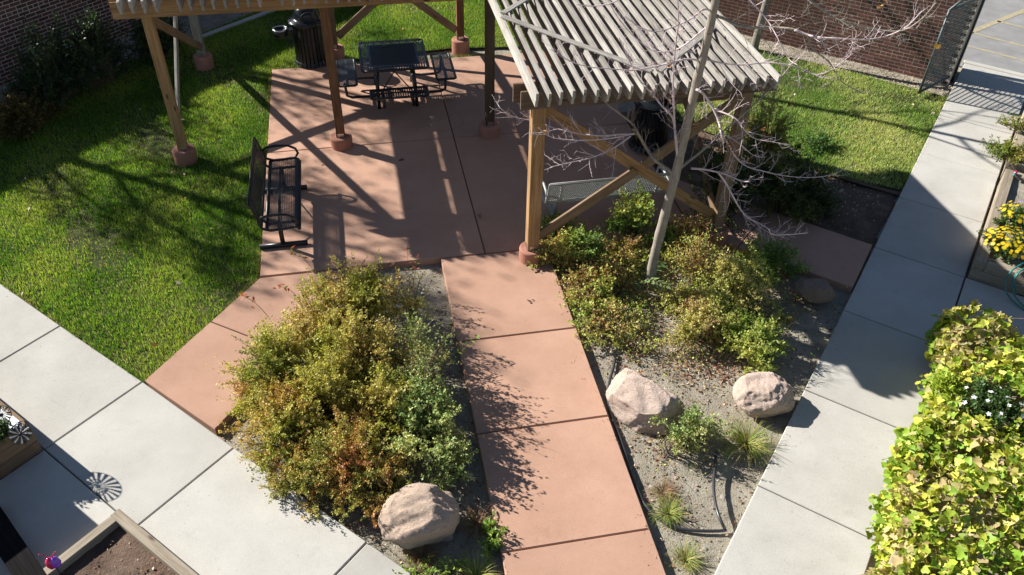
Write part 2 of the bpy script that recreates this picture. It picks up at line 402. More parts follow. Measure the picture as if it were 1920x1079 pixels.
# ------------------------------------------------------------------ the setting
D = V3(math.sin(math.radians(43.23)), math.cos(math.radians(43.23)))       # the walk by the gate runs this way
DP = V3(D[1], -D[0])
CW = V3(-0.688, 0.725); CP = V3(-0.725, -0.688)                             # the walk at the lower left
A2 = lambda p, *q: V3(*p) + sum(k * v for k, v in q)

def relief(P):
    return 0.012 * smooth_noise(P, 2.2, 5, 2) + 0.008 * smooth_noise(P, 9, 6, 2) + 0.005 * smooth_noise(P, 31, 8, 2)
def ground():
    xs = np.concatenate([[-600, -60, -15], np.arange(-8, 13.01, 0.07), [20, 70, 600]]); ys = np.concatenate([[-600, -60, -5], np.arange(2, 20.01, 0.07), [28, 80, 600]])
    X, Y = np.meshgrid(xs, ys); P = np.stack([X.ravel(), Y.ravel()], 1)
    z = -0.105 + relief(P); V = np.concatenate([P, z[:, None]], 1); w, h = len(xs), len(ys)
    i = np.arange(w - 1)[None] + (np.arange(h - 1) * w)[:, None]; i = i.ravel()
    me = np_mesh('ground', V, np.stack([i, i + 1, i + w + 1, i + w], 1)); o = link('ground', me, 'soil', None, True)
    tag(o, 'bare grey-brown garden soil of the beds', 'soil', kind='structure')
ground()

def paving(name, label, polys, mat, gap=0.007, bev=0.009, extra=0.03):
    base = MB()
    for p in polys: base.prism(inset(ccw(p), extra), -0.14, -0.030)
    b = base.build(name, 'bedding'); tag(b, label, 'paving', kind='structure')
    for p in polys:
        q = inset(ccw(p), gap); dz = rnd.uniform(-0.004, 0.002)
        MB().prism(q, -0.115, dz, bev).build('slab', mat, b)
    return b
def ccw(p):
    P = [V3(*q[:2]) for q in p]; n = len(P)
    return P if sum(P[i][0] * P[(i + 1) % n][1] - P[(i + 1) % n][0] * P[i][1] for i in range(n)) > 0 else P[::-1]

paving('patio', 'terracotta coloured patio slabs under and beside the pergola',
       [[(-1.56, 12.08), (1.48, 12.08), (1.48, 15.11), (-1.56, 15.11)], [(1.48, 12.08), (4.52, 12.08), (4.52, 15.11), (1.48, 15.11)],
        [(-1.56, 8.91), (1.48, 8.91), (1.48, 12.08), (-1.56, 12.08)], [(1.48, 8.91), (4.52, 8.91), (4.52, 12.08), (1.48, 12.08)]], 'terracotta_concrete')
wy = [8.90, 7.24, 5.78, 4.30, 2.75, 1.2]
paving('footpath', 'terracotta path of square slabs leading straight up to the pergola',
       [[(0.852, wy[i + 1]), (2.36, wy[i + 1]), (2.36, wy[i]), (0.852, wy[i])] for i in range(5)], 'terracotta_concrete')
paving('footpath', 'terracotta path branching from the patio to the pale walk beside the lawn',
       [[(-2.80, 7.225), (-1.94, 6.33), (-1.15, 7.41), (-2.13, 8.13)], [(-2.13, 8.13), (-1.15, 7.41), (-0.04, 8.90), (-1.56, 8.90)]], 'terracotta_concrete')
paving('footpath', 'shaded terracotta path running from the pergola to the walk with the gate',
       [[(6.96, 8.19), (6.2, 7.36), (5.02, 8.46), (5.85, 9.25)], [(5.85, 9.25), (5.02, 8.46), (4.53, 8.93), (4.53, 10.48)]], 'terracotta_concrete')
J = [V3(-6.13, 10.68), V3(-5.03, 9.52), V3(-3.926, 8.364), V3(-2.805, 7.214), V3(-1.718, 6.049), V3(-0.39, 4.65), V3(0.72, 3.48), V3(1.83, 2.31)]
paving('sidewalk', 'pale grey concrete walk crossing the lower left corner below the lawn',
       [[J[i], J[i + 1], J[i + 1] + 1.22 * CP, J[i] + 1.22 * CP] for i in range(7)], 'grey_concrete')
paving('sidewalk', 'grey concrete paving between the raised planter boxes, mostly in shade',
       [[J[i] + 1.22 * CP, J[i + 1] + 1.22 * CP, J[i + 1] + 2.9 * CP, J[i] + 2.9 * CP] for i in (1, 2, 3)]
       + [[J[i] + 2.9 * CP, J[i + 1] + 2.9 * CP, J[i + 1] + 4.5 * CP, J[i] + 4.5 * CP] for i in (1, 2, 3)], 'grey_concrete')
K0 = V3(7.98, 9.24)
ks = [5.63, 4.65, 3.1, 1.55, 0, -1.51, -3.11, -4.76, -6.36, -7.96, -9.5]
paving('sidewalk', 'pale grey concrete walk running up to the open gate and car park',
       [[K0 + ks[i] * D, K0 + ks[i + 1] * D, K0 + ks[i + 1] * D + 1.22 * DP, K0 + ks[i] * D + 1.22 * DP] for i in range(10)], 'grey_concrete')
E0 = V3(7.84, 7.30)
paving('sidewalk', 'shaded concrete path leading off between the two flower planters',
       [[E0 + i * 1.5 * DP, E0 + (i + 1) * 1.5 * DP, E0 + (i + 1) * 1.5 * DP - 1.45 * D, E0 + i * 1.5 * DP - 1.45 * D] for i in range(3)], 'grey_concrete')

# lawns
WP, WQ = -15.17, 16.82                       # the two brick walls: p = WP and q = WQ
PQ = lambda p, q: p * DP + q * D
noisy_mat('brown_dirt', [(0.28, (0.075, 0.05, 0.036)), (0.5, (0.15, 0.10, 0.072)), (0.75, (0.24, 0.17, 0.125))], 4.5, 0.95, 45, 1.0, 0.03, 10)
def lawn(name, label, poly, z=-0.052):
    o = MB().add([(p[0], p[1], z) for p in ccw(poly)], [tuple(range(len(poly)))]).build(name, 'lawn_soil')
    tag(o, label, 'lawn', kind='structure'); return o
LAWN_L = [J[0] + V3(-.0, .0), J[3] + V3(-.005, .005), (-2.14, 8.14), (-1.575, 8.93), (-1.575, 15.13), (0.6, 15.5), (1.9, 15.62), (3.2, 15.5), (4.4, 15.2), (5.3, 16.2), PQ(-12.0, 16.4), PQ(-13.6, 16.4), PQ(-13.9, 9.8), PQ(-14.6, 3.5)]
LAWN_R = [PQ(-3.2, 16.35), K0 + 4.9 * D - 0.02 * DP, K0 + 0.35 * D - 0.02 * DP, (7.42, 9.92), (6.2, 11.2), (5.0, 12.6), (5.0, 15.2), (5.3, 16.2), PQ(-7.6, 16.35)]
LAWN_R = [K0 + 4.02 * D - 0.02 * DP, K0 + 0.3 * D - 0.02 * DP, (7.42, 9.92), (6.2, 11.2), (5.0, 12.6), (5.0, 16.5), PQ(-9.0, 16.22)]
lawn('lawn', 'sunlit and shaded lawn beside the patio and the pale walk', LAWN_L)
lawn('lawn', 'lawn between the slatted roof, the brick wall and the gate walk', LAWN_R, -0.054)
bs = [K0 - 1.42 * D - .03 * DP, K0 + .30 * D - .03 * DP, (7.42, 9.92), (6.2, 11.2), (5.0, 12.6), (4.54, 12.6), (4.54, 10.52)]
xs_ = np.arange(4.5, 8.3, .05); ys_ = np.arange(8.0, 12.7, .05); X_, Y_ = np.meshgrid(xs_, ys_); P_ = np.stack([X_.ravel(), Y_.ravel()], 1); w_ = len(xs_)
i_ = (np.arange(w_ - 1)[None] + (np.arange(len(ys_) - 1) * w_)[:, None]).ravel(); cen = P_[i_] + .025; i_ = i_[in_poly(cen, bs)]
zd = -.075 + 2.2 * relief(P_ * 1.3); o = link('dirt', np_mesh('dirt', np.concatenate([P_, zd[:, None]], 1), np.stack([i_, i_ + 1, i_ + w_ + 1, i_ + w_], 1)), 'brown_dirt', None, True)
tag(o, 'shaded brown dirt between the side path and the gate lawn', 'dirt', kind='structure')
def grass(label, poly, dens, pal, seed, lmin, lmax):
    rg = np.random.default_rng(seed); lo = np.min(np.array([p[:2] for p in poly]), 0); hi = np.max(np.array([p[:2] for p in poly]), 0)
    n = int(dens * np.prod(hi - lo)); P = fill(np.array([p[:2] for p in poly]), n, rg)
    P3 = np.concatenate([P, np.full((len(P), 1), -0.053)], 1)
    thin = smooth_noise(P3, 1.6, seed + 1, 2) + 0.7 * smooth_noise(P3, 6, seed + 2, 2) + .5 * smooth_noise(P3, 17, seed + 5, 2)
    keep = rg.uniform(size=len(P)) < np.clip(0.95 - 0.7 * np.maximum(thin, 0), 0.22, 1); P3 = P3[keep]; thin = thin[keep]
    n = len(P3); th = rg.uniform(0, 6.283, n); lean = np.abs(rg.normal(size=n)) * 0.38 + 0.12
    d = np.stack([np.cos(th) * lean, np.sin(th) * lean, np.ones(n)], 1)
    nr = units(np.stack([-np.cos(th), -np.sin(th), lean], 1)) + rg.normal(size=(n, 3)) * 0.2
    col = palette(P3, pal, seed + 3, 3.2, 0.22, 0.8)
    dry = rg.uniform(size=n) < 0.05 + 0.22 * np.clip(thin - 0.1, 0, 1); col[dry] = np.array([0.42, 0.36, 0.19]) * rg.uniform(0.7, 1.2, (dry.sum(), 1))
    Vv, Ff, Cc = scatter(BLADE_T, P3, d, nr, rg.uniform(lmin, lmax, n) * (1 - 0.25 * np.clip(thin, 0, 1)), rg.uniform(0.0055, 0.010, n), col)
    o = link('grass', np_mesh('grass', Vv, Ff, Cc), 'grass_blade'); tag(o, label, 'grass', kind='stuff')
grass('short green grass of the large lawn beside the patio', LAWN_L, 5200, [(0.075, 0.185, 0.014), (0.125, 0.275, 0.02), (0.20, 0.37, 0.03), (0.38, 0.46, 0.09)], 21, 0.035, 0.075)
grass('short yellowish grass of the lawn near the gate', LAWN_R, 5200, [(0.15, 0.29, 0.05), (0.26, 0.41, 0.08), (0.41, 0.52, 0.14), (0.58, 0.60, 0.24)], 41, 0.03, 0.065)

def lawn_fringe(label, edges, pal, seed):
    rg = np.random.default_rng(seed); P, Dd = [], []
    for a, b in edges:
        a, b = V3(*a[:2]), V3(*b[:2]); n = int(np.linalg.norm(b - a) * 420); s_ = rg.uniform(size=n); e = unit(b - a); o_ = V3(e[1], -e[0])
        q = a + (b - a) * s_[:, None]; w = np.clip(smooth_noise(np.concatenate([q, q], 1), 9, seed, 2) + .6, .05, 1.2); ok = rg.uniform(size=n) < w
        q = q[ok] - o_ * rg.uniform(-.012, .03, (ok.sum(), 1)); P.append(q); Dd.append(np.repeat(o_[None], len(q), 0))
    P = np.concatenate(P); Dd = np.concatenate(Dd); n = len(P); P3 = np.concatenate([P, np.full((n, 1), -.045)], 1)
    d = np.concatenate([Dd * rg.uniform(.1, .9, (n, 1)) + rg.normal(size=(n, 2)) * .35, np.ones((n, 1))], 1)
    Vv, Ff, Cc = scatter(BLADE_T, P3, d, rg.normal(size=(n, 3)), rg.uniform(.05, .095, n), rg.uniform(.006, .010, n), palette(P3, pal, seed, 3, .25, 1.0))
    o = link('grass', np_mesh('grass', Vv, Ff, Cc), 'grass_blade'); tag(o, label, 'grass', kind='stuff')
lawn_fringe('ragged grass fringe along the paving of the large lawn', [(J[3], J[0]), ((-2.14, 8.14), J[3]), ((-1.575, 8.93), (-2.14, 8.14)), ((-1.575, 15.13), (-1.575, 8.93)), ((4.4, 15.2), (-1.575, 15.13))], [(.10, .21, .02), (.17, .29, .03), (.30, .33, .10), (.34, .28, .15)], 301)
lawn_fringe('ragged grass fringe along the gate walk', [(K0 + 0.3 * D - .02 * DP, K0 + 4.02 * D - .02 * DP)][::1] and [(K0 + 4.02 * D - .02 * DP, K0 + 0.3 * D - .02 * DP)], [(.13, .24, .04), (.24, .33, .07), (.40, .40, .15)], 302)
# car park beyond the wall
o = MB().add([(p[0], p[1], -0.075) for p in ccw([K0 + 5.60 * D - 16 * DP, K0 + 5.60 * D + 45 * DP, K0 + 60 * D + 45 * DP, K0 + 60 * D - 16 * DP])], [(0, 1, 2, 3)]).build('car_park', 'asphalt')
tag(o, 'worn grey asphalt car park beyond the gate', 'asphalt', kind='structure')
for a, b, w in [((12.80, 14.72), (15.4, 15.92), .13), ((13.95, 15.26), (14.9, 14.2), .075), ((13.0, 14.79), (13.75, 13.9), .075), ((12.42, 14.28), (13.4, 13.2), .075), ((11.92, 13.66), (12.4, 13.08), .075)]:
    a, b = V3(*a), V3(*b); s = unit(b - a); n = V3(-s[1], s[0]) * w / 2
    o = MB().add([(*p, -0.071) for p in (a - n, b - n, b + n, a + n)], [(0, 1, 2, 3)]).build('road_marking', 'road_paint'); tag(o, 'worn yellow parking line painted on the asphalt', 'marking', kind='structure')
kb = MB().prism([K0 + 5.66 * D - 0.02 * DP, K0 + 5.66 * D + 3.5 * DP, K0 + 5.80 * D + 3.5 * DP, K0 + 5.80 * D - 0.02 * DP], -0.13, -0.002, 0.012).build('kerb', 'grey_concrete')
tag(kb, 'concrete kerb between the gate walk and the car park', 'kerb', kind='structure')
ed = MB()
ed.strip([(7.40, 9.95, -0.04), (7.9, 9.50, -0.04), (8.17, 9.27, -0.04)], 0.09, (0, 0, 1), 0.012)
tag(ed.build('lawn_edging', 'dark_post_wood'), 'dark edging strip where the gate lawn meets bare soil', 'edging', kind='structure')
ed = MB().prism([gz(372, 72)[:2], gz(556, 3)[:2], gz(556, 3)[:2] + V3(-.05, .12), gz(372, 72)[:2] + V3(-.05, .12)], -0.12, -0.005, 0.01)
tag(ed.build('kerb', 'grey_concrete'), 'narrow concrete mowing kerb in shade behind the pergola', 'kerb', kind='structure')

# ------------------------------------------------------------------ brick walls
BR_L, BR_H, BR_W, MO = 0.206, 0.0555, 0.09, 0.013
def brick_me(L, key):
    b = MB(); w, h, c = BR_W, BR_H, 0.004
    ring = lambda y, e: [(-L / 2 + e, y, -h / 2 + e), (L / 2 - e, y, -h / 2 + e), (L / 2 - e, y, h / 2 - e), (-L / 2 + e, y, h / 2 - e)]
    b.add(ring(w / 2, 0) + ring(-w / 2 + c, 0) + ring(-w / 2, c), [(0, 4, 5, 1), (1, 5, 6, 2), (2, 6, 7, 3), (3, 7, 4, 0), (4, 8, 9, 5), (5, 9, 10, 6), (6, 10, 11, 7), (7, 11, 8, 4), (8, 11, 10, 9)])
    me = b.mesh(key); me.materials.append(MATS['brick']); return me
BRICK, HEADER = brick_me(BR_L - MO, 'brick'), brick_me(BR_L / 2 - MO, 'brick_header')
def brick_wall(name, label, start, along, face, length, height, seen, maxn=300, zlow=-0.10, end_cap=False):
    """along: unit vector of the wall; face: unit normal towards the viewer; seen(s, z) ranks the bricks in view"""
    t = thing(name, label, 'wall', (*start, 0))
    rzm = Matrix(((along[0], -face[0], 0), (along[1], -face[1], 0), (0, 0, 1)))
    core = MB(); q = lambda s, d, z: (along[0] * s - face[0] * d, along[1] * s - face[1] * d, z)
    core.add([q(0, .0035, zlow), q(length, .0035, zlow), q(length, .26, zlow), q(0, .26, zlow), q(0, .0035, height), q(length, .0035, height), q(length, .26, height), q(0, .26, height)],
             [(0, 1, 5, 4), (1, 2, 6, 5), (2, 3, 7, 6), (3, 0, 4, 7), (4, 5, 6, 7)])
    core.build('mortar_core', 'mortar', t)
    cap = MB(); cap.add([q(-.03, -.03, height + .002), q(length + .03, -.03, height + .002), q(length + .03, .29, height + .002), q(-.03, .29, height + .002), q(-.03, -.03, height + .07), q(length + .03, -.03, height + .07), q(length + .03, .29, height + .07), q(-.03, .29, height + .07)],
            [(0, 1, 5, 4), (1, 2, 6, 5), (2, 3, 7, 6), (3, 0, 4, 7), (4, 5, 6, 7), (3, 2, 1, 0)])
    cap.build('coping', 'grey_concrete', t)
    allb = []; nr = int((height - zlow) / (BR_H + MO))
    for r in range(nr):
        z = zlow + MO + BR_H / 2 + r * (BR_H + MO)
        head = r % 6 == 4; step = BR_L / 2 if head else BR_L; s = step / 2 + (0 if head else (0 if r % 2 else -BR_L / 2))
        while s < length:
            if s - step / 2 > -0.001 and s + step / 2 < length + 0.001: allb.append((s, z, head))
            s += step
    sc = sorted(allb, key=lambda b: -seen(b[0], b[1])); rest = []
    for k, (s, z, head) in enumerate(sc):
        if seen(s, z) <= 0: continue
        d = BR_W / 2 + rnd.uniform(-0.0022, 0.0008)
        if k < maxn:
            o = bpy.data.objects.new('brick', HEADER if head else BRICK); C.objects.link(o); o.parent = t
            o.matrix_basis = rzm.to_4x4(); o.location = q(s, d, z)
        else: rest.append((s, z, head, d))
    for k, (s, z, head) in enumerate(sc):
        if seen(s, z) <= 0: rest.append((s, z, head, BR_W / 2))
    if rest:
        m = MB()
        for s, z, head, d in rest:
            L = (BR_L / 2 if head else BR_L) - MO; e = 0.003
            m.add([q(s - L / 2, d - BR_W / 2, z - BR_H / 2), q(s + L / 2, d - BR_W / 2, z - BR_H / 2), q(s + L / 2, d - BR_W / 2, z + BR_H / 2), q(s - L / 2, d - BR_W / 2, z + BR_H / 2),
                   q(s - L / 2, d, z - BR_H / 2), q(s + L / 2, d, z - BR_H / 2), q(s + L / 2, d, z + BR_H / 2), q(s - L / 2, d, z + BR_H / 2)],
                  [(0, 1, 2, 3), (0, 4, 5, 1), (1, 5, 6, 2), (2, 6, 7, 3), (3, 7, 4, 0)])
        o = m.build('brickwork', 'brick', t); o['kind'] = 'stuff'
    return t
def proj(P):
    v = AX @ (np.asarray(P, float) - V3(0, 0, CAM_H)); return v[:2] / v[2] * F_PX + V3(960, 539.5)
wr0 = PQ(WP + 0.02, WQ)
wall_r_len = V3(11.08, (WQ - D[0] * 11.08) / D[1]) @ DP - WP - 0.02
def seen_r(s, z):
    x, y = proj((*(wr0 + s * DP), z)); return (x - 1300) if (-10 < y < 200 and 1290 < x < 1930) else 0
brick_wall('brick_wall', 'sunlit dark red brick wall behind the bare tree and the open gate', wr0, DP, -D, wall_r_len, 1.9, seen_r)
wl0 = PQ(WP, 1.0)
def seen_l(s, z):
    x, y = proj((*(wl0 + s * D), z)); return (y + 20) if (-20 < y < 190 and -15 < x < 640) else 0
brick_wall('brick_wall', 'deeply shaded brick wall behind the dark shrubs of the large lawn', wl0, D, DP, WQ - 1.0 + 0.0, 1.9, seen_l)

# ------------------------------------------------------------------ pergola
PX = [-2.81, -0.36, 2.09]; YF, YB, YR = 12.10, 15.50, 8.69; X5 = 4.75
BZ0, BZ1, RZ1 = 2.35, 2.585, 2.77
pg = thing('pergola', 'weathered wooden pergola with slatted roof on footed posts over the patio', 'pergola', (1.0, 12.1, 0))
def post(x, y, mat, label=None, wd=0.14):
    f = MB().lathe([(0.175, -0.12), (0.175, 0.175), (0.165, 0.19), (0.15, 0.195)], (x, y, 0), 32).build('footing', 'footing_concrete', pg, False, True)
    MB().box((x - wd / 2 - .004, y - wd / 2 - .004, 0.18), (x + wd / 2 + .004, y + wd / 2 + .004, 0.185)).add(
        [(x - .05, y - wd / 2 - .004, .185), (x + .05, y - wd / 2 - .004, .185), (x + .05, y - wd / 2 - .004, .265), (x - .05, y - wd / 2 - .004, .265)], [(0, 1, 2, 3)]).add(
        [(x - wd / 2 - .004, y - .05, .185), (x - wd / 2 - .004, y + .05, .185), (x - wd / 2 - .004, y + .05, .265), (x - wd / 2 - .004, y - .05, .265)], [(0, 1, 2, 3)]).build('post_base', 'steel', f, world=False).location = (-pg.location[0], -pg.location[1], 0)
    o = board('post', (x, y, 0.19), (x, y, BZ1 + .02), wd, wd, mat, pg, up=(0, 1, 0), bev=0.006)
    if label: o['label'] = label
    return o
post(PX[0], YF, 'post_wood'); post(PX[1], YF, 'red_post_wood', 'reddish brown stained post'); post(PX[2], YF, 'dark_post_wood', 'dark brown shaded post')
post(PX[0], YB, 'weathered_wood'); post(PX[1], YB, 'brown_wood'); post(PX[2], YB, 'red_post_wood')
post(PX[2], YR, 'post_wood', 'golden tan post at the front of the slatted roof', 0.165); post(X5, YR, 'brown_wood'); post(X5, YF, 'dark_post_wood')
def beam_pair(x0, x1, y, mat, gap=0.092):
    for k, s in enumerate((-1, 1)):
        board('beam', (x0 + (0.05 if s < 0 else 0), y + s * gap, (BZ0 + BZ1) / 2), (x1 - (0.04 if s > 0 else 0), y + s * gap, (BZ0 + BZ1) / 2), 0.04, BZ1 - BZ0, mat, pg)
beam_pair(-3.28, 2.02, YF - 0.0, 'post_wood'); beam_pair(-3.28, 2.45, YB, 'brown_wood')
beam_pair(1.80, 5.08, YR, 'shade_dark_beam_wood', 0.105); beam_pair(2.06, 5.08, YF, 'brown_wood')
rr = random.Random(3)
def rafters(x0, x1, y0, y1, n, skip=(), jit=0.006):
    for i in range(n):
        if i in skip: continue
        x = x0 + (x1 - x0) * i / (n - 1) + rr.uniform(-jit, jit); dy = rr.uniform(-0.02, 0.02); dz = rr.uniform(0.0, 0.008)
        board('slat', (x, y0 + dy, (BZ1 + RZ1) / 2 + dz), (x + rr.uniform(-.008, .008), y1 + dy * 0, (BZ1 + RZ1) / 2 + dz), 0.032, RZ1 - BZ1, 'weathered_wood', pg, ends='cut')
rafters(1.95, 4.83, 8.15, 12.62, 22)
rafters(-2.99, 1.80, 11.50, 16.05, 33, skip=(4, 13))
def flat_batten(a, b, w=0.085):
    board('batten', a, b, w, 0.022, 'weathered_wood', pg)
zb = RZ1 + 0.022
qa, qb, qc, qd = gz(943, 31, zb), gz(1222, 134, zb), gz(1300, 72, zb), gz(1010, -10, zb)
flat_batten(qa, qb); flat_batten(qb + V3(.09, .0, .0), qb + V3(.09, 0, 0) + 1.35 * (qc - qb)); flat_batten(qa + V3(0.02, .1, 0), qa + V3(0.02, .1, 0) + 1.6 * (qd - qa))
def brace(a, b, mat, w=0.04, h=0.14, up=(0, 0, 1)):
    board('brace', a, b, w, h, mat, pg, up=up)
brace((2.17, YR + .03, 2.27), (X5 - .07, YR + .03, 0.40), 'post_wood')
brace((2.17, YR - .03, 0.40), (3.42, YR - .03, 1.295), 'brown_wood'); brace((3.52, YR - .03, 1.37), (X5 - .07, YR - .03, 2.25), 'brown_wood')
brace((PX[0] + .02, YF + .08, 2.25), (PX[0] + .02, YB - .08, 0.38), 'brown_wood'); brace((PX[0] - .025, YF + .08, 0.42), (PX[0] - .025, YB - .08, 2.25), 'weathered_wood')
brace((PX[1] + .08, YB + .025, 0.38), (PX[2] - .08, YB + .025, 2.25), 'brown_wood'); brace((PX[1] + .08, YB - .025, 2.25), (PX[2] - .08, YB - .025, 0.38), 'brown_wood')
brace((X5 + .025, YR + .08, 2.25), (X5 + .025, YF - .08, 0.4), 'brown_wood'); brace((X5 - .025, YR + .08, 0.4), (X5 - .025, YF - .08, 2.25), 'brown_wood')

# ------------------------------------------------------------------ furniture
def lattice(mb, Sf, nu, nv, wid=0.006, th=0.003, nrm=None):
    """expanded metal: crossing diagonal bars over a surface Sf(u, v), u and v in 0..1"""
    k = nu / nv
    for sgn in (1, -1):
        for i in range(-nv, nu + 1):
            pts = []
            for j in range(nv + 1):
                u = (i + j) / nu if sgn > 0 else (i + nv - j) / nu
                if -1e-9 <= u <= 1 + 1e-9: pts.append(Sf(u, j / nv))
            if len(pts) > 1:
                mb.strip(pts[::1], wid, unit(np.cross(Sf(.51, .5) - Sf(.5, .5), Sf(.5, .51) - Sf(.5, .5))) if nrm is None else nrm, th)
def bench(label, loc, rz, frame='black_metal', mesh='mesh_metal'):
    L = 1.76; t = thing('bench', label, 'bench', loc, rz)
    prof = [(0.25, 0.40), (0.235, 0.435), (0.19, 0.445), (-0.05, 0.425), (-0.17, 0.43), (-0.215, 0.46), (-0.235, 0.51), (-0.31, 0.80), (-0.335, 0.845)]
    def curve(v, lo, hi):
        x = lo + v * (hi - lo); i = min(int(x), len(prof) - 2); f = x - i
        return prof[i][0] * (1 - f) + prof[i + 1][0] * f, prof[i][1] * (1 - f) + prof[i + 1][1] * f
    for nm, lo, hi, nv in (('seat', 0, 4.0, 16), ('backrest', 5.6, 8, 12)):
        b = MB(); sf = lambda u, v: V3(-L / 2 + u * L, *curve(v, lo, hi))
        lattice(b, sf, 56, nv, 0.0085, 0.003)
        p = b.build(nm, mesh, t)
        e = MB()
        for v in (0, 1): e.strip([sf(0, v), sf(1, v)], 0.05, unit(V3(0, .2, 1)) if nm == 'seat' else unit(V3(0, 1, .25)), 0.006); e.tube([sf(0, v), sf(1, v)], 0.013, 8)
        for u in (0, 1): e.tube([sf(u, k / 8) for k in range(9)], 0.013, 8)
        e.build('rolled_edge', frame, p, True)
    for s in (-1, 1):
        x = s * (L / 2 + .012)
        MB().tube([V3(x, *q) for q in ((-0.26, 0.60), (-0.20, .655), (-.05, 0.675), (0.12, 0.66), (0.22, 0.60), (0.245, 0.52), (0.20, 0.455), (0.05, .435), (-0.12, .43), (-0.22, .47), (-.25, .54), (-0.26, 0.60))], 0.019, 8).build('armrest', frame, t, True)
        x = s * 0.70
        lg = MB(); lg.tube([V3(x, -0.02, 0.04), V3(x, -0.02, 0.41)], 0.032, 12); lg.build('leg', frame, t, True)
        MB().tube([V3(x, -0.335, 0.036), V3(x, 0.31, 0.036)], 0.036, 12).build('foot', frame, t, True)
        MB().tube([V3(x, 0.2, .41), V3(x, -0.15, .40), V3(x, -0.25, .5), V3(x, -0.33, .82)], 0.02, 8).build('support', frame, t, True)
        MB().tube([V3(x, -0.02, 0.08), V3(-s * 0.0, -0.02, 0.40)], 0.009, 6).build('brace_rod', frame, t, True)
    MB().tube([V3(-0.7, -.02, .395), V3(.7, -.02, .395)], 0.02, 8).build('stretcher', frame, t, True)
    return t
bench('black expanded metal bench at the lawn edge of the patio', (-1.235, 10.22, 0), -math.pi / 2)
bench('grey mesh bench seen from behind under the slatted roof', (3.30, 9.52, 0), 0.0, 'bench_grey', 'bench_grey')

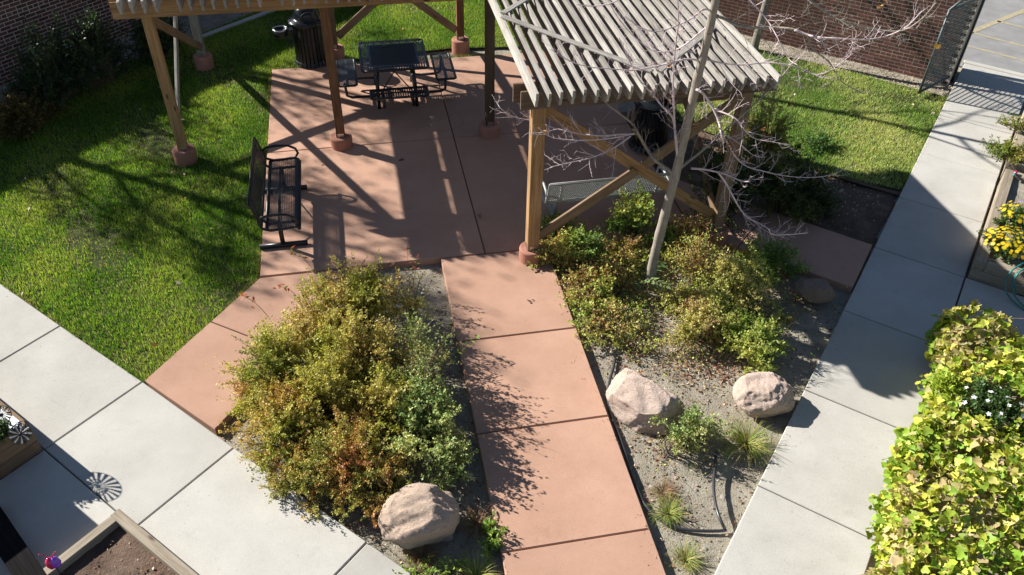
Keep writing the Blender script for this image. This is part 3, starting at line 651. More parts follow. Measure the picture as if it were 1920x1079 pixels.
def picnic_table():
    t = thing('picnic_table', 'black perforated metal picnic table with three attached seats', 'picnic table', (0.66, 13.74, 0))
    def panel(cx, cy, wx, wy, z, border, rib, name):
        top = MB(); r = 0.02
        # plate of ribs round the rim and a lattice in the middle
        def ribs(a, b, inward, n):
            a, b = V3(*a), V3(*b)
            for i in range(n):
                p = a + (b - a) * (i + .5) / n; top.strip([(*p, z), (*(p + inward * border), z)], np.linalg.norm(b - a) / n * 0.60, (0, 0, 1), 0.004)
        x0, x1, y0, y1 = cx - wx / 2, cx + wx / 2, cy - wy / 2, cy + wy / 2
        nx, ny = max(3, int(wx / rib)), max(3, int(wy / rib))
        ribs((x0, y0), (x1, y0), V3(0, 1), nx); ribs((x0, y1), (x1, y1), V3(0, -1), nx)
        ribs((x0, y0 + border), (x0, y1 - border), V3(1, 0), ny); ribs((x1, y0 + border), (x1, y1 - border), V3(-1, 0), ny)
        if wx - 2 * border > .1 and wy - 2 * border > .1:
            sf = lambda u, v: V3(x0 + border + u * (wx - 2 * border), y0 + border + v * (wy - 2 * border), z)
            lattice(top, sf, 34, 34, 0.011, 0.004)
            for a, b in (((x0 + border, y0 + border), (x1 - border, y0 + border)), ((x0 + border, y1 - border), (x1 - border, y1 - border)), ((x0 + border, y0 + border), (x0 + border, y1 - border)), ((x1 - border, y0 + border), (x1 - border, y1 - border))):
                top.strip([(*a, z), (*b, z)], 0.035, (0, 0, 1), 0.005)
        p = top.build(name, 'mesh_metal', t)
        e = MB(); c = 0.04
        loop = [(x0 + c, y0, z), (x1 - c, y0, z), (x1, y0 + c, z), (x1, y1 - c, z), (x1 - c, y1, z), (x0 + c, y1, z), (x0, y1 - c, z), (x0, y0 + c, z), (x0 + c, y0, z)]
        e.tube([V3(*q) - V3(0, 0, .012) for q in loop], 0.024, 8); e.build('rim', 'black_metal', p, True)
        return p
    panel(0, 0, 1.12, 1.15, 0.765, 0.15, 0.042, 'tabletop')
    for nm, cx, cy, wx, wy in (('seat', -0.83, 0.10, 0.31, 1.02), ('seat', 0.88, 0.10, 0.33, 1.02), ('seat', 0.02, -0.80, 0.96, 0.32)):
        b = MB(); z = 0.45; x0, x1, y0, y1 = cx - wx / 2, cx + wx / 2, cy - wy / 2, cy + wy / 2
        if wy > wx:
            for i in range(24): y = y0 + (i + .5) * wy / 24; b.strip([(x0, y, z), (x1, y, z)], wy / 24 * .62, (0, 0, 1), .004)
            b.strip([(cx, y0, z + .001), (cx, y1, z + .001)], 0.05, (0, 0, 1), 0.005)
        else:
            for i in range(24): x = x0 + (i + .5) * wx / 24; b.strip([(x, y0, z), (x, y1, z)], wx / 24 * .62, (0, 0, 1), .004)
            b.strip([(x0, cy, z + .001), (x1, cy, z + .001)], 0.05, (0, 0, 1), 0.005)
        p = b.build(nm, 'mesh_metal', t); e = MB(); c = .03
        e.tube([V3(*q) for q in ((x0 + c, y0, z - .012), (x1 - c, y0, z - .012), (x1, y0 + c, z - .012), (x1, y1 - c, z - .012), (x1 - c, y1, z - .012), (x0 + c, y1, z - .012), (x0, y1 - c, z - .012), (x0, y0 + c, z - .012), (x0 + c, y0, z - .012))], 0.022, 8)
        e.build('rim', 'black_metal', p, True)
    for sx in (-1, 1):
        for sy in (-1, 1):
            b = MB().tube([V3(sx * .33, sy * .47, .0), V3(sx * .33, sy * .47, .30), V3(sx * .30, sy * .42, .74)], 0.03, 10); b.build('leg', 'black_metal', t, True)
        b = MB().tube([V3(sx * .33, -.30, .16), V3(sx * .78, -.30, .16), V3(sx * .86, -.30, .20), V3(sx * .88, -.30, .43)], 0.024, 10); b.build('seat_arm', 'black_metal', t, True)
        b = MB().tube([V3(sx * .33, .40, .16), V3(sx * .78, .40, .16), V3(sx * .86, .40, .20), V3(sx * .88, .40, .43)], 0.024, 10); b.build('seat_arm', 'black_metal', t, True)
        b = MB().tube([V3(sx * .25, -.3, .16), V3(sx * .25, -.74, .16), V3(sx * .25, -.8, .20), V3(sx * .25, -.81, .43)], 0.024, 10); b.build('seat_arm', 'black_metal', t, True)
        MB().tube([V3(sx * .33, -.47, .16), V3(sx * .33, .47, .16)], .022, 8).build('stretcher', 'black_metal', t, True)
    for a, b_ in ((V3(-.33, -.45, .2), V3(.33, .45, .70)), (V3(.33, -.45, .2), V3(-.33, .45, .70))):
        MB().tube([a, b_], 0.011, 8).build('cross_rod', 'black_metal', t, True)
    for yy in (-.42, .37): MB().box((-.31, yy, .725), (.31, yy + .05, .76)).build('top_frame', 'black_metal', t)
picnic_table()

def trash_bin(label, loc, rz, urn=True):
    t = thing('trash_bin', label, 'trash bin', loc, rz)
    MB().lathe([(0.25, 0.05), (0.26, 0.8)], sides=28).build('liner', 'dark_plastic', t, True)
    for i in range(26):
        a = 2 * math.pi * i / 26; ca, sa = math.cos(a), math.sin(a)
        MB().strip([(ca * r, sa * r, z) for r, z in ((0.335, 0.06), (0.30, 0.14), (0.288, 0.35), (0.288, 0.70), (0.30, 0.83))], 0.05, (ca, sa, 0.0), 0.008).build('slat', 'black_metal', t)
    for r, z in ((0.30, 0.82), (0.285, 0.5), (0.31, .10)):
        MB().lathe([(r - .008, z - .02), (r + .006, z - .02), (r + .006, z + .02), (r - .008, z + .02)], sides=32).build('band', 'black_metal', t, True)
    lid = MB().lathe([(0.30, .83), (0.345, 0.835), (0.352, 0.86), (0.33, 0.885), (0.25, 0.90), (0.225, 0.93), (0.215, 1.0), (0.185, 1.075), (0.13, 1.125), (0.06, 1.15), (0.005, 1.155)], sides=36).build('lid', 'black_plastic', t, True)
    ov = MB()                                # hooded opening in the dome
    pts = [(math.cos(a) * .12, -0.228, .99 + math.sin(a) * .085) for a in np.linspace(0, math.pi, 9)]
    ov.tube(pts, 0.012, 6); ov.add([(-.12, -.215, .92), (.12, -.215, .92), (.12, -.222, .99), (-.12, -.222, .99)], [(0, 1, 2, 3)]); ov.build('flap', 'dark_plastic', lid)
    if urn:
        u = MB().lathe([(0.10, 0.60), (0.125, 0.62), (0.135, 0.74), (0.115, .74), (0.11, .70)], (-0.50, 0.0, 0), 24).build('ash_urn', 'black_metal', t, True)
        MB().tube([(-.50 + .128 * math.cos(a), .128 * math.sin(a), .745) for a in np.linspace(0, 2 * math.pi, 25)], 0.014, 8).build('urn_rim', 'steel', u, True)
        MB().box((-.39, -.05, .64), (-.27, .05, .72)).build('urn_bracket', 'black_metal', t)
    for k in range(3):
        a = k * 2.1; MB().lathe([(0.03, 0.0), (0.03, .06)], (.25 * math.cos(a), .25 * math.sin(a), 0), 10).build('foot', 'black_metal', t)
    return t
trash_bin('black domed trash bin with side ash urn behind the reddish post', (-0.80, 15.32, -0.03), 0.15)
trash_bin('black domed trash bin in shade under the slatted roof behind the tree', (4.62, 11.30, -0.02), 2.2, False)

# ------------------------------------------------------------------ gate in the brick wall
gh, gf = V3(11.22, 12.80), gz(1722, 178)[:2]
gt = thing('metal_gate', 'open dark green wire mesh gate leaf standing beside the brick wall', 'gate', (*gh, 0))
gd = unit(gf - gh); GL = np.linalg.norm(gf - gh); gq = lambda s, z: V3(gd[0] * s, gd[1] * s, z)
gnr = V3(-gd[1], gd[0], 0); GT = 1.62
for nm, a, b in (('stile', gq(GL, .03), gq(GL, GT)), ('stile', gq(.06, .03), gq(.06, GT + .32)), ('rail', gq(.06, .05), gq(GL, .05)), ('rail', gq(.06, GT + .3), gq(GL, GT - .02)), ('rail', gq(.06, GT - .02), gq(GL, GT - .02))):
    MB().tube([a, b], 0.024, 8).build(nm, 'gate_paint', gt, True)
wm = MB()
for s in np.arange(.10, GL, .055): wm.tube([gq(s, .05), gq(s, GT)], 0.0078, 4, False)
for z in np.arange(.08, GT, .055): wm.tube([gq(.06, z), gq(GL, z)], 0.0078, 4, False)
o = wm.build('wire_mesh', 'gate_paint', gt); o['kind'] = 'stuff'
MB().box((-.02, -.05, -.03), (.05, .03, .05)).build('latch', 'brass', gt).location = tuple(gq(GL + .01, .95))
fp = thing('fence_panel', 'narrow dark picket fence panel between the brick wall and the gate', 'fence', (gh[0], gh[1], 0))
for k in range(6):
    q = V3(.05 + .035 * k, .08 + .05 * k); MB().box((q[0] - .011, q[1] - .011, -.05), (q[0] + .011, q[1] + .011, 1.95)).build('picket', 'black_metal', fp)
for z in (.15, 1.75): MB().tube([(.04, .06, z), (.24, .36, z)], .016, 6).build('rail', 'black_metal', fp)
for k, (dx, dy) in enumerate(((0.02, .04), (0.26, 0.40))):
    p = thing('gate_post', ['black square gate post against the end of the brick wall', 'black square fence post beside the gate hinge'][k], 'post', (gh[0] + dx, gh[1] + dy, 0), .75, 'posts at the gate hinge')
    MB().box((-.05, -.05, -.1), (.05, .05, 2.0)).build('shaft', 'black_metal', p)
    MB().box((-.052, -.052, 2.0), (.052, .052, 2.03)).build('post_cap', 'black_metal', p)

# ------------------------------------------------------------------ boulders
def boulder(label, px, py, zc, dims, rz, mat, seed, cuts, rough=1.0):
    import bmesh
    c = gz(px, py, zc); r = np.random.default_rng(seed)
    bm = bmesh.new(); bmesh.ops.create_icosphere(bm, subdivisions=6, radius=1)
    V = np.array([v.co[:] for v in bm.verts])
    N = [(unit(n_), d_) for n_, d_ in cuts] + [(unit(r.normal(size=3)), r.uniform(.80, .93)) for _ in range(9)]
    for n_, d_ in N:
        h = V @ n_ + 0.07 * smooth_noise(V, 5, seed + 9) + .03 * smooth_noise(V, 14, seed + 10); V = V - n_[None] * (np.maximum(h - d_, 0) * 0.97)[:, None]
    k = 1 + rough * (0.035 * smooth_noise(V, 3.0, seed) + 0.026 * smooth_noise(V, 8, seed + 1) + 0.018 * smooth_noise(V, 19, seed + 2) + .011 * smooth_noise(V, 42, seed + 3) + .007 * smooth_noise(V, 90, seed + 4))
    pit = np.minimum(smooth_noise(V, 12, seed + 6) + .55, 0); V = V * (k + .12 * pit)[:, None]
    V = V * np.array(dims) / 2
    for v, q in zip(bm.verts, V): v.co = q
    me = bpy.data.meshes.new('boulder'); bm.to_mesh(me); bm.free()
    o = link('boulder', me, mat, None, True); o.location = c; o.rotation_euler = (0, 0, rz)
    tag(o, label, 'boulder', 'boulders in the planting beds'); return o
boulder('round tan granite boulder at the foot of the autumn shrubs', 788, 972, .13, (.80, .70, .66), 0.0, 'tan_granite', 5,
        [((-.25, -.25, .92), .84), ((.70, .15, .62), .86), ((.15, -.92, -.25), .66), ((-.75, -.55, .15), .90), ((-.6, .7, .3), .92), ((.85, -.45, -.05), .88)], 1.15)
boulder('large angular pale pink boulder beside the terracotta path', 1206, 752, .11, (.92, .66, .74), -.85, 'pink_granite', 9,
        [((.05, -.55, .84), .64), ((.1, .75, .66), .62), ((-.15, -.99, .08), .76), ((-.92, -.2, .35), .80), ((.95, -.2, .20), .82), ((.55, -.75, .05), .78)], 1.35)
boulder('squat pale pink boulder near the gate walk', 1432, 742, .09, (.70, .58, .50), -.15, 'pink_granite', 14,
        [((-.15, .10, .98), .74), ((-.35, -.75, .55), .82), ((.75, -.45, .45), .85), ((.1, -.97, -.25), .76), ((-.9, .1, .4), .9)], 1.3)
boulder('small brown boulder lying in shade by the side path', 1527, 545, .06, (.56, .40, .32), -.3, 'brown_granite', 23,
        [((0, .1, 1), .7), ((0, -.95, .3), .76), ((.9, .1, .4), .8)])

# ------------------------------------------------------------------ irrigation pipe
pts = [gz(x, y, -.075 + dz) for x, y, dz in ((1155, 662, 0.0), (1150, 690, 0.005), (1143, 715, .01), (1140, 745, .01), (1146, 780, .01), (1160, 815, .01), (1172, 850, .015), (1182, 885, .015), (1195, 918, .02), (1208, 945, .02), (1232, 970, .015), (1262, 988, .01), (1300, 995, .01), (1345, 996, .01), (1362, 994, .012))]
def smooth_path(P, n=4):
    P = [np.asarray(p, float) for p in P]; out = []
    for i in range(len(P) - 1):
        p0, p1, p2, p3 = P[max(i - 1, 0)], P[i], P[i + 1], P[min(i + 2, len(P) - 1)]
        for k in range(n):
            t = k / n; out.append(0.5 * ((2 * p1) + (-p0 + p2) * t + (2 * p0 - 5 * p1 + 4 * p2 - p3) * t * t + (-p0 + 3 * p1 - 3 * p2 + p3) * t ** 3))
    return out + [P[-1]]
tag(MB().tube(smooth_path(pts), 0.0165, 10).build('irrigation_pipe', 'pipe_plastic', None, True), 'long black irrigation pipe curving along the terracotta path', 'pipe')
pts = [gz(x, y, z) for x, y, z in ((1343, 846, -.01), (1341, 872, -.005), (1338, 905, .0), (1340, 935, .01), (1346, 962, .02), (1354, 982, .0), (1359, 991, -.05))]
tag(MB().tube(smooth_path(pts), 0.0165, 10).build('irrigation_pipe', 'pipe_plastic', None, True), 'short black pipe rising from the soil near the grass clump', 'pipe')

# ------------------------------------------------------------------ trees
def limb(mb, pts, r0, r1, sides=8):
    P = smooth_path(pts, 4); n = len(P); mb.tube(P, [r0 + (r1 - r0) * (i / (n - 1)) ** 0.8 for i in range(n)], sides); return P
def twigs(mb, P, rg, step, lmin, lmax, r, up=0.35, start=0.15, depth=1, sides=4, spur=0.5):
    """side shoots along a limb"""
    P = np.array(P); seg = np.linalg.norm(np.diff(P, axis=0), axis=1); cum = np.concatenate([[0], np.cumsum(seg)]); L = cum[-1]
    s = L * start; side = 1
    while s < L:
        i = min(np.searchsorted(cum, s) - 1, len(seg) - 1); i = max(i, 0); f = (s - cum[i]) / max(seg[i], 1e-6)
        p = P[i] * (1 - f) + P[i + 1] * f; T = unit(P[i + 1] - P[i])
        a = unit(np.cross(T, rg.normal(size=3))); a = unit(a + V3(0, 0, up))
        ang = rg.uniform(.6, 1.15); d = unit(T * math.cos(ang) + a * math.sin(ang))
        fr = 1 - 0.55 * (s / L); ln = rg.uniform(lmin, lmax) * fr
        bend = unit(rg.normal(size=3)) * .22 + V3(0, 0, up * 0.45); n = 4
        q = [p]; dd = d.copy()
        for k in range(n): dd = unit(dd + bend * 0.35 + rg.normal(size=3) * .10); q.append(q[-1] + dd * ln / n)
        rr_ = r * (0.7 + 0.5 * ln / lmax)
        mb.tube(q, [rr_ * (1 - .55 * k / n) for k in range(n + 1)], sides, False)
        if depth > 1 and ln > lmin * .8: twigs(mb, q, rg, step * .75, lmin * .35, lmax * .45, r * .72, up, .25, depth - 1, 3, spur)
        elif rg.uniform() < spur:
            k = rg.integers(1, n); e = unit(q[k] - q[k - 1] + rg.normal(size=3) * .8); mb.tube([q[k], q[k] + e * rg.uniform(.03, .09)], [rr_ * .7, rr_ * .45], 3, False)
        s += step * rg.uniform(.6, 1.4); side = -side
def px_path(pp, Y0, Y1, wob=0.0, rg=None):
    n = len(pp); return [gy(x, y, Y0 + (Y1 - Y0) * i / (n - 1) + (rg.normal() * wob if rg is not None and 0 < i < n - 1 else 0)) for i, (x, y) in enumerate(pp)]
rt = np.random.default_rng(77)
base = gz(1219, 533, -0.10); TY = base[1]
tree = thing('bare_tree', 'slender bare pale-barked tree in the bed before the slatted roof', 'tree', base)
TR = [gz(1219, 540, -.14), gy(1221, 510, TY), gy(1232, 460, TY), gy(1245, 410, TY), gy(1258, 360, TY), gy(1269, 318, TY), gy(1278, 280, TY), gy(1287, 240, TY), gy(1297, 195, TY), gy(1307, 150, TY), gy(1319, 105, TY - .02), gy(1330, 55, TY - .04), gy(1341, 5, TY - .05), gy(1352, -60, TY - .05), gy(1362, -140, TY), gy(1368, -230, TY)]
b = MB(); P = smooth_path(TR, 5); n = len(P)
b.tube(P, [0.12 * math.exp(-i / 2.0) * .45 + (0.066 - 0.028 * i / n) * (1 + .05 * math.sin(i * 1.7) + .04 * math.sin(i * .6)) for i in range(n)], 14); b.build('trunk', 'pale_bark', tree, True, True)
LIMBS = [
    ([(1262, 325), (1243, 312), (1226, 298), (1210, 275), (1196, 250), (1185, 232), (1160, 212), (1135, 192), (1120, 172)], .55, .024, .007),
    ([(1196, 252), (1165, 252), (1130, 255), (1095, 252), (1066, 247), (1030, 238), (998, 227), (962, 219), (938, 203), (932, 190)], .75, .011, .003),
    ([(1190, 250), (1150, 259), (1105, 263), (1060, 262), (1030, 256), (1010, 240)], -.15, .009, .003),
    ([(1183, 255), (1160, 272), (1130, 288), (1098, 299), (1065, 306), (1032, 314)], -.35, .009, .003),
    ([(1271, 300), (1267, 262), (1264, 232), (1258, 216), (1240, 198), (1226, 180), (1200, 152), (1182, 118), (1160, 70)], .30, .017, .005),
    ([(1265, 240), (1263, 190), (1262, 150), (1266, 90), (1272, 40), (1270, -10)], -.25, .012, .005),
    ([(1296, 316), (1320, 318), (1345, 323), (1368, 330), (1390, 340), (1405, 341)], -.7, .014, .004),
    ([(1345, 322), (1362, 345), (1374, 368), (1388, 392), (1402, 408), (1425, 420), (1441, 430), (1448, 440), (1480, 440), (1515, 437)], -.75, .011, .004),
    ([(1273, 318), (1292, 302), (1312, 287), (1335, 266), (1352, 250), (1383, 225), (1418, 192), (1453, 158), (1485, 120), (1505, 85)], .35, .018, .004),
    ([(1353, 251), (1366, 272), (1382, 298), (1402, 313), (1430, 321), (1465, 329), (1505, 333), (1545, 331), (1585, 318)], -.3, .011, .003),
    ([(1354, 250), (1372, 260), (1392, 274), (1410, 290), (1428, 296)], -.3, .008, .003),
    ([(1304, 168), (1314, 172), (1326, 186), (1338, 206), (1347, 228), (1352, 250), (1357, 268)], -.5, .015, .008),
    ([(1338, 206), (1362, 214), (1383, 226), (1397, 245), (1415, 260), (1445, 266), (1482, 272)], -.6, .010, .003),
    ([(1337, 28), (1360, 36), (1382, 48), (1415, 52), (1450, 52), (1485, 55), (1512, 66), (1524, 92), (1553, 115), (1567, 138), (1578, 154), (1617, 176)], -.8, .018, .004),
    ([(1490, 57), (1515, 66), (1542, 71), (1578, 73), (1622, 75), (1665, 67), (1700, 50), (1730, 20)], -.5, .011, .004),
    ([(1352, -60), (1420, -45), (1480, -22), (1518, 2), (1556, 28), (1600, 48), (1648, 57), (1692, 58), (1728, 36), (1756, 4)], -.5, .020, .005),
    ([(1318, 116), (1292, 111), (1262, 117), (1230, 125), (1190, 132), (1150, 130), (1100, 125), (1062, 112), (1030, 90)], -.35, .012, .003),
    ([(1338, 22), (1318, 18), (1298, 34), (1275, 46), (1245, 57), (1222, 59), (1195, 48), (1172, 30)], -.45, .010, .003),
    ([(1332, 45), (1300, 72), (1272, 92), (1240, 98), (1215, 90), (1180, 60), (1150, 20), (1140, -10)], .4, .010, .004),
    ([(1341, 0), (1330, -30), (1290, -50), (1240, -50), (1190, -20), (1150, 5), (1110, 12), (1080, 8)], .3, .014, .004),
    ([(1345, -20), (1375, -30), (1410, 5), (1440, 40), (1460, 75), (1478, 110), (1495, 122)], -.9, .010, .003),
    ([(1318, 110), (1350, 118), (1390, 122), (1440, 118), (1490, 125), (1530, 140), (1560, 130), (1600, 100)], -.5, .010, .003),
]
for k, (pp, dY, r0, r1) in enumerate(LIMBS):
    Y0 = TY
    if k in (1, 2, 3): Y0 = TY + .55 * .45
    if k == 7: Y0 = TY - .28
    if k in (9, 10): Y0 = TY + .16
    if k == 14: Y0 = TY - .42
    pts = px_path(pp, Y0, Y0 + dY, .035, rt); b = MB(); Q = limb(b, pts, r0 * 1.1, r1 * 1.1, 7)
    twigs(b, Q, rt, .075, .10, .48, .0037, .30, .10, 2)
    o = b.build('branch', 'twig_bark' if r0 < .0175 else 'pale_bark', tree, True, True)
# a few curled leaves still hanging
hang = np.array([gy(x, y, TY + d) for x, y, d in ((1194, 246, .25), (1196, 252, .25), (1190, 240, .22), (1362, 268, -.1), (1366, 276, -.15), (1370, 282, -.15), (1372, 272, -.1), (1354, 282, -.1), (1304, 232, 0), (1308, 238, 0), (1320, 255, 0), (1318, 262, 0), (1025, 247, .5), (1050, 250, .45), (982, 212, .7), (1380, 392, -.5), (1260, 118, -.2), (1430, 245, -.3), (1437, 250, -.3), (1656, 10, -.4), (1650, 14, -.4))])
hang = np.repeat(hang, 4, 0) + rt.normal(size=(len(hang) * 4, 3)) * .022; nn = len(hang)
Vv, Ff, Cc = scatter(LEAF_T, hang, rt.normal(size=(nn, 3)) + V3(0, 0, -.8), rt.normal(size=(nn, 3)), rt.uniform(.03, .055, nn), rt.uniform(.02, .04, nn), palette(hang, [(.30, .15, .05), (.38, .22, .09), (.24, .10, .04)], 3))
o = link('dead_leaves', np_mesh('dead_leaves', Vv - base, Ff, Cc), 'litter', tree); o['kind'] = 'stuff'

def simple_tree(name, label, base, lean, height, r0, seed, bark, spread=0.5, first=0.28, nl=12, leaves=0, lpal=None, twl=.5):
    rg = np.random.default_rng(seed); base = np.asarray(base, float); t = thing(name, label, 'tree', base)
    P = [base + V3(0, 0, -.1)] + [base + V3(lean[0] * f, lean[1] * f, height * f) + rg.normal(size=3) * V3(.05, .05, 0) * height * .12 * f for f in np.linspace(.08, 1, 9)]
    b = MB(); Q = smooth_path(P, 4); n = len(Q); b.tube(Q, [r0 * (1 - .8 * i / n) + .02 * math.exp(-i) for i in range(n)], 12); b.build('trunk', bark, t, True, True)
    tips = []
    for k in range(nl):
        f = first + (1 - first) * (k + .5) / nl; i = int(f * (n - 1)); a = k * 2.4 + rg.uniform(-.4, .4); ln = height * spread * (1.05 - .75 * (f - first)) * rg.uniform(.75, 1.15)
        d = V3(math.cos(a), math.sin(a), .55); q = [Q[i]]
        for s in range(6): d = unit(d + rg.normal(size=3) * .14 + V3(0, 0, .10)); q.append(q[-1] + d * ln / 6)
        b = MB(); R = limb(b, q, r0 * (1 - .8 * f) * .55 + .008, .006, 6); twigs(b, R, rg, .28, twl * .5, twl * 1.8, .008, .3, .2, 2, 4)
        b.build('branch', bark, t, True, True); tips += [x for x in R[len(R) // 3:]]
    if leaves:
        T = np.array(tips); i = rg.integers(0, len(T), leaves); pos = T[i] + rg.normal(size=(leaves, 3)) * V3(.22, .22, .20)
        Vv, Ff, Cc = scatter(LEAF_T, pos, rg.normal(size=(leaves, 3)) + V3(0, 0, -.5), rg.normal(size=(leaves, 3)) + V3(0, 0, .8), rg.uniform(.07, .12, leaves), rg.uniform(.05, .08, leaves), palette(pos, lpal, seed))
        o = link('crown', np_mesh('crown', Vv - base, Ff, Cc), 'leaf', t); o['kind'] = 'stuff'
    return t
simple_tree('bare_tree', 'bare tree with grey trunk against the sunlit brick wall', gz(1412, 96, -.06), (.35, .1), 5.2, .085, 5, 'grey_bark', .42, .34, 11)
simple_tree('bare_tree', 'bare tree standing on the lawn behind the slatted roof', (4.75, 14.45, -.06), (.1, .1), 6.0, .10, 8, 'grey_bark', .40, .42, 10)
OUT_PAL = [(.09, .11, .03), (.16, .13, .04), (.22, .13, .05)]
simple_tree('garden_tree', 'tall thinning tree outside the shaded brick wall casting dappled shade', (-10.1, 16.3, 0), (.2, .1), 7.6, .17, 15, 'grey_bark', .40, .36, 18, 6200, OUT_PAL, .6)
simple_tree('garden_tree', 'second thinning tree beyond the shaded wall shading the patio', (-9.2, 20.4, 0), (.2, 0), 8.4, .16, 19, 'grey_bark', .42, .36, 15, 3600, OUT_PAL, .6)

# ------------------------------------------------------------------ shrubs
def shrub(name, label, c, rx, ry, H, nst, ntw, nlf, pal, seed, leaf=(.022, .013), tw=.22, rot=0.0, group=None, stem='stem_brown', upright=.75, droop=.0, pscale=4.5, cat='shrub', flat=.35, mixing=.45, leafmat='leaf', inner=0.3, dense=2.1):
    nlf = max(3, int(nlf * dense)); rg = np.random.default_rng(seed); c = np.asarray(c, float); base = V3(c[0], c[1], -.11)
    t = thing(name, label, cat, base, 0, group)
    ph = rg.uniform(0, 6.283, nst); r = np.sqrt(rg.uniform(0.01, 1, nst)); lob = 1 + .22 * np.sin(2 * ph + rg.uniform(0, 6)) + .16 * np.sin(5 * ph + rg.uniform(0, 6)); h = H * np.sqrt(np.clip(1 - (1 - flat ** 2) * r ** 2, .05, 1)) * rg.uniform(.62, 1.12, nst); r = r * lob
    cr, sr = math.cos(rot), math.sin(rot); ex, ey = r * np.cos(ph) * rx, r * np.sin(ph) * ry
    E_ = np.stack([ex * cr - ey * sr, ex * sr + ey * cr, h], 1); P0 = E_ * V3(.18, .18, 0) + rg.normal(size=(nst, 3)) * V3(.03, .03, 0)
    P1 = E_ * V3(.45, .45, upright) + rg.normal(size=(nst, 3)) * .03
    bz = lambda t_: P0 * ((1 - t_) ** 2)[:, None] + P1 * (2 * t_ * (1 - t_))[:, None] + E_ * (t_ ** 2)[:, None]
    sb = MB()
    for i in range(nst):
        q = [P0[i] * (1 - s) ** 2 + P1[i] * 2 * s * (1 - s) + E_[i] * s * s for s in (0, .25, .5, .75, 1)]
        sb.tube(q, [.008, .0065, .005, .004, .0025], 4, False)
    tt = rg.uniform(inner, 1, (ntw, nst)) ** .8
    O = np.concatenate([bz(tt[k]) for k in range(ntw)]); Tn = np.concatenate([2 * (1 - tt[k])[:, None] * (P1 - P0) + 2 * tt[k][:, None] * (E_ - P1) for k in range(ntw)])
    Dn = units(units(Tn) * .8 + rg.normal(size=O.shape) * .55 + V3(0, 0, .25)); Ln = tw * rg.uniform(.5, 1.2, len(O))
    for i in range(0, len(O), 2):
        sb.tube([O[i], O[i] + Dn[i] * Ln[i]], [.0022, .0014], 3, False)
    so_ = sb.build('stems', stem, t); so_['kind'] = 'stuff'
    s = rg.uniform(.05, 1.0, (nlf, len(O))); pos = (O[None] + Dn[None] * (s * Ln[None])[..., None]).reshape(-1, 3); Dl = np.repeat(Dn[None], nlf, 0).reshape(-1, 3); n = len(pos)
    pos[:, 2] -= droop * s.ravel() ** 2; pos += rg.normal(size=pos.shape) * .008; ok = (pos[:, 2] > .03) & (smooth_noise(pos + c, 9, seed + 70) + .45 * rg.normal(size=len(pos)) > -.42); pos, Dl = pos[ok], Dl[ok]; n = len(pos)
    dd = units(Dl * .5 + rg.normal(size=(n, 3)) * .75 + V3(0, 0, .12)); nr = rg.normal(size=(n, 3)) * .75 + V3(-.12, .08, .6)
    ls = leaf[0] * rg.uniform(.7, 1.35, n); col = palette(pos + c, pal, seed + 50, pscale, .16, mixing)
    Vv, Ff, Cc = scatter(LEAF_T, pos, dd, nr, ls, ls * leaf[1] / leaf[0], col)
    o = link('foliage', np_mesh('foliage', Vv, Ff, Cc), leafmat, t); o['kind'] = 'stuff'
    return t
G1 = 'autumn shrubs in the bed by the terracotta path'
YG = [(.22, .25, .04), (.40, .40, .065), (.53, .49, .11), (.60, .53, .18), (.47, .31, .11)]
YO = [(.24, .25, .05), (.42, .38, .08), (.55, .45, .13), (.52, .32, .09), (.48, .20, .08)]
BG = [(.19, .27, .08), (.32, .41, .14), (.44, .50, .20), (.48, .49, .18)]
TW = [(.20, .24, .07), (.34, .35, .13), (.42, .38, .16), (.33, .20, .09)]
shrub('autumn_shrub', 'tall yellow-green shrub nearest the bench, top of the shrub bed', gz(672, 552, .5), .62, .52, .98, 100, 9, 15, YG, 101, (.030, .014), .20, 0, G1)
shrub('autumn_shrub', 'yellow-green shrub spilling left over the branching path', gz(520, 662, .42), .58, .50, .80, 90, 9, 15, YG, 102, (.028, .013), .22, .3, G1)
shrub('autumn_shrub', 'yellow-green shrub in the middle of the shrub bed', gz(655, 655, .5), .58, .52, .95, 95, 9, 15, YG[1:] + YO[1:3], 103, (.028, .013), .20, 0, G1)
shrub('autumn_shrub', 'olive and rust shrub at the pale walk edge', gz(530, 780, .35), .62, .50, .68, 95, 9, 15, YG[:3] + YO[2:4], 104, (.026, .012), .19, -.6, G1)
shrub('autumn_shrub', 'orange-brown shrub just above the round boulder', gz(650, 850, .34), .62, .55, .68, 105, 9, 15, YO, 105, (.026, .012), .18, -.5, G1, pscale=6)
shrub('autumn_shrub', 'rusty low shrub between the orange shrub and the pale walk', gz(560, 880, .25), .42, .34, .48, 55, 8, 14, YO, 106, (.024, .012), .16, -.7, G1, pscale=7)
shrub('autumn_shrub', 'yellowing shrub filling the gap beside the middle of the bed', gz(600, 730, .42), .45, .42, .80, 70, 9, 14, YO[:3] + YG[1:3], 107, (.026, .013), .18, 0, G1)
shrub('snowberry_shrub', 'blue-green round-leaved shrub leaning over the terracotta path', gz(798, 790, .35), .42, .55, .72, 60, 8, 10, BG, 108, (.028, .022), .22, .1, G1, flat=.45)
shrub('twiggy_shrub', 'sparse twiggy shrub with small pale leaves by the path', gz(778, 645, .45), .36, .55, .92, 55, 6, 5, TW, 109, (.026, .019), .22, 0, G1, 'grey_bark', upright=.85)
shrub('twiggy_shrub', 'thin straggling shrub with yellowing leaves at the bed corner', gz(770, 540, .35), .26, .34, .60, 24, 5, 4, TW, 110, (.026, .018), .18, 0, G1, 'grey_bark', upright=.9)
shrub('twiggy_shrub', 'bare-stemmed shrub between the twiggy and blue-green shrubs', gz(795, 705, .40), .34, .42, .78, 50, 6, 6, TW + BG[1:3], 111, (.026, .019), .20, 0, G1, 'grey_bark', upright=.85)
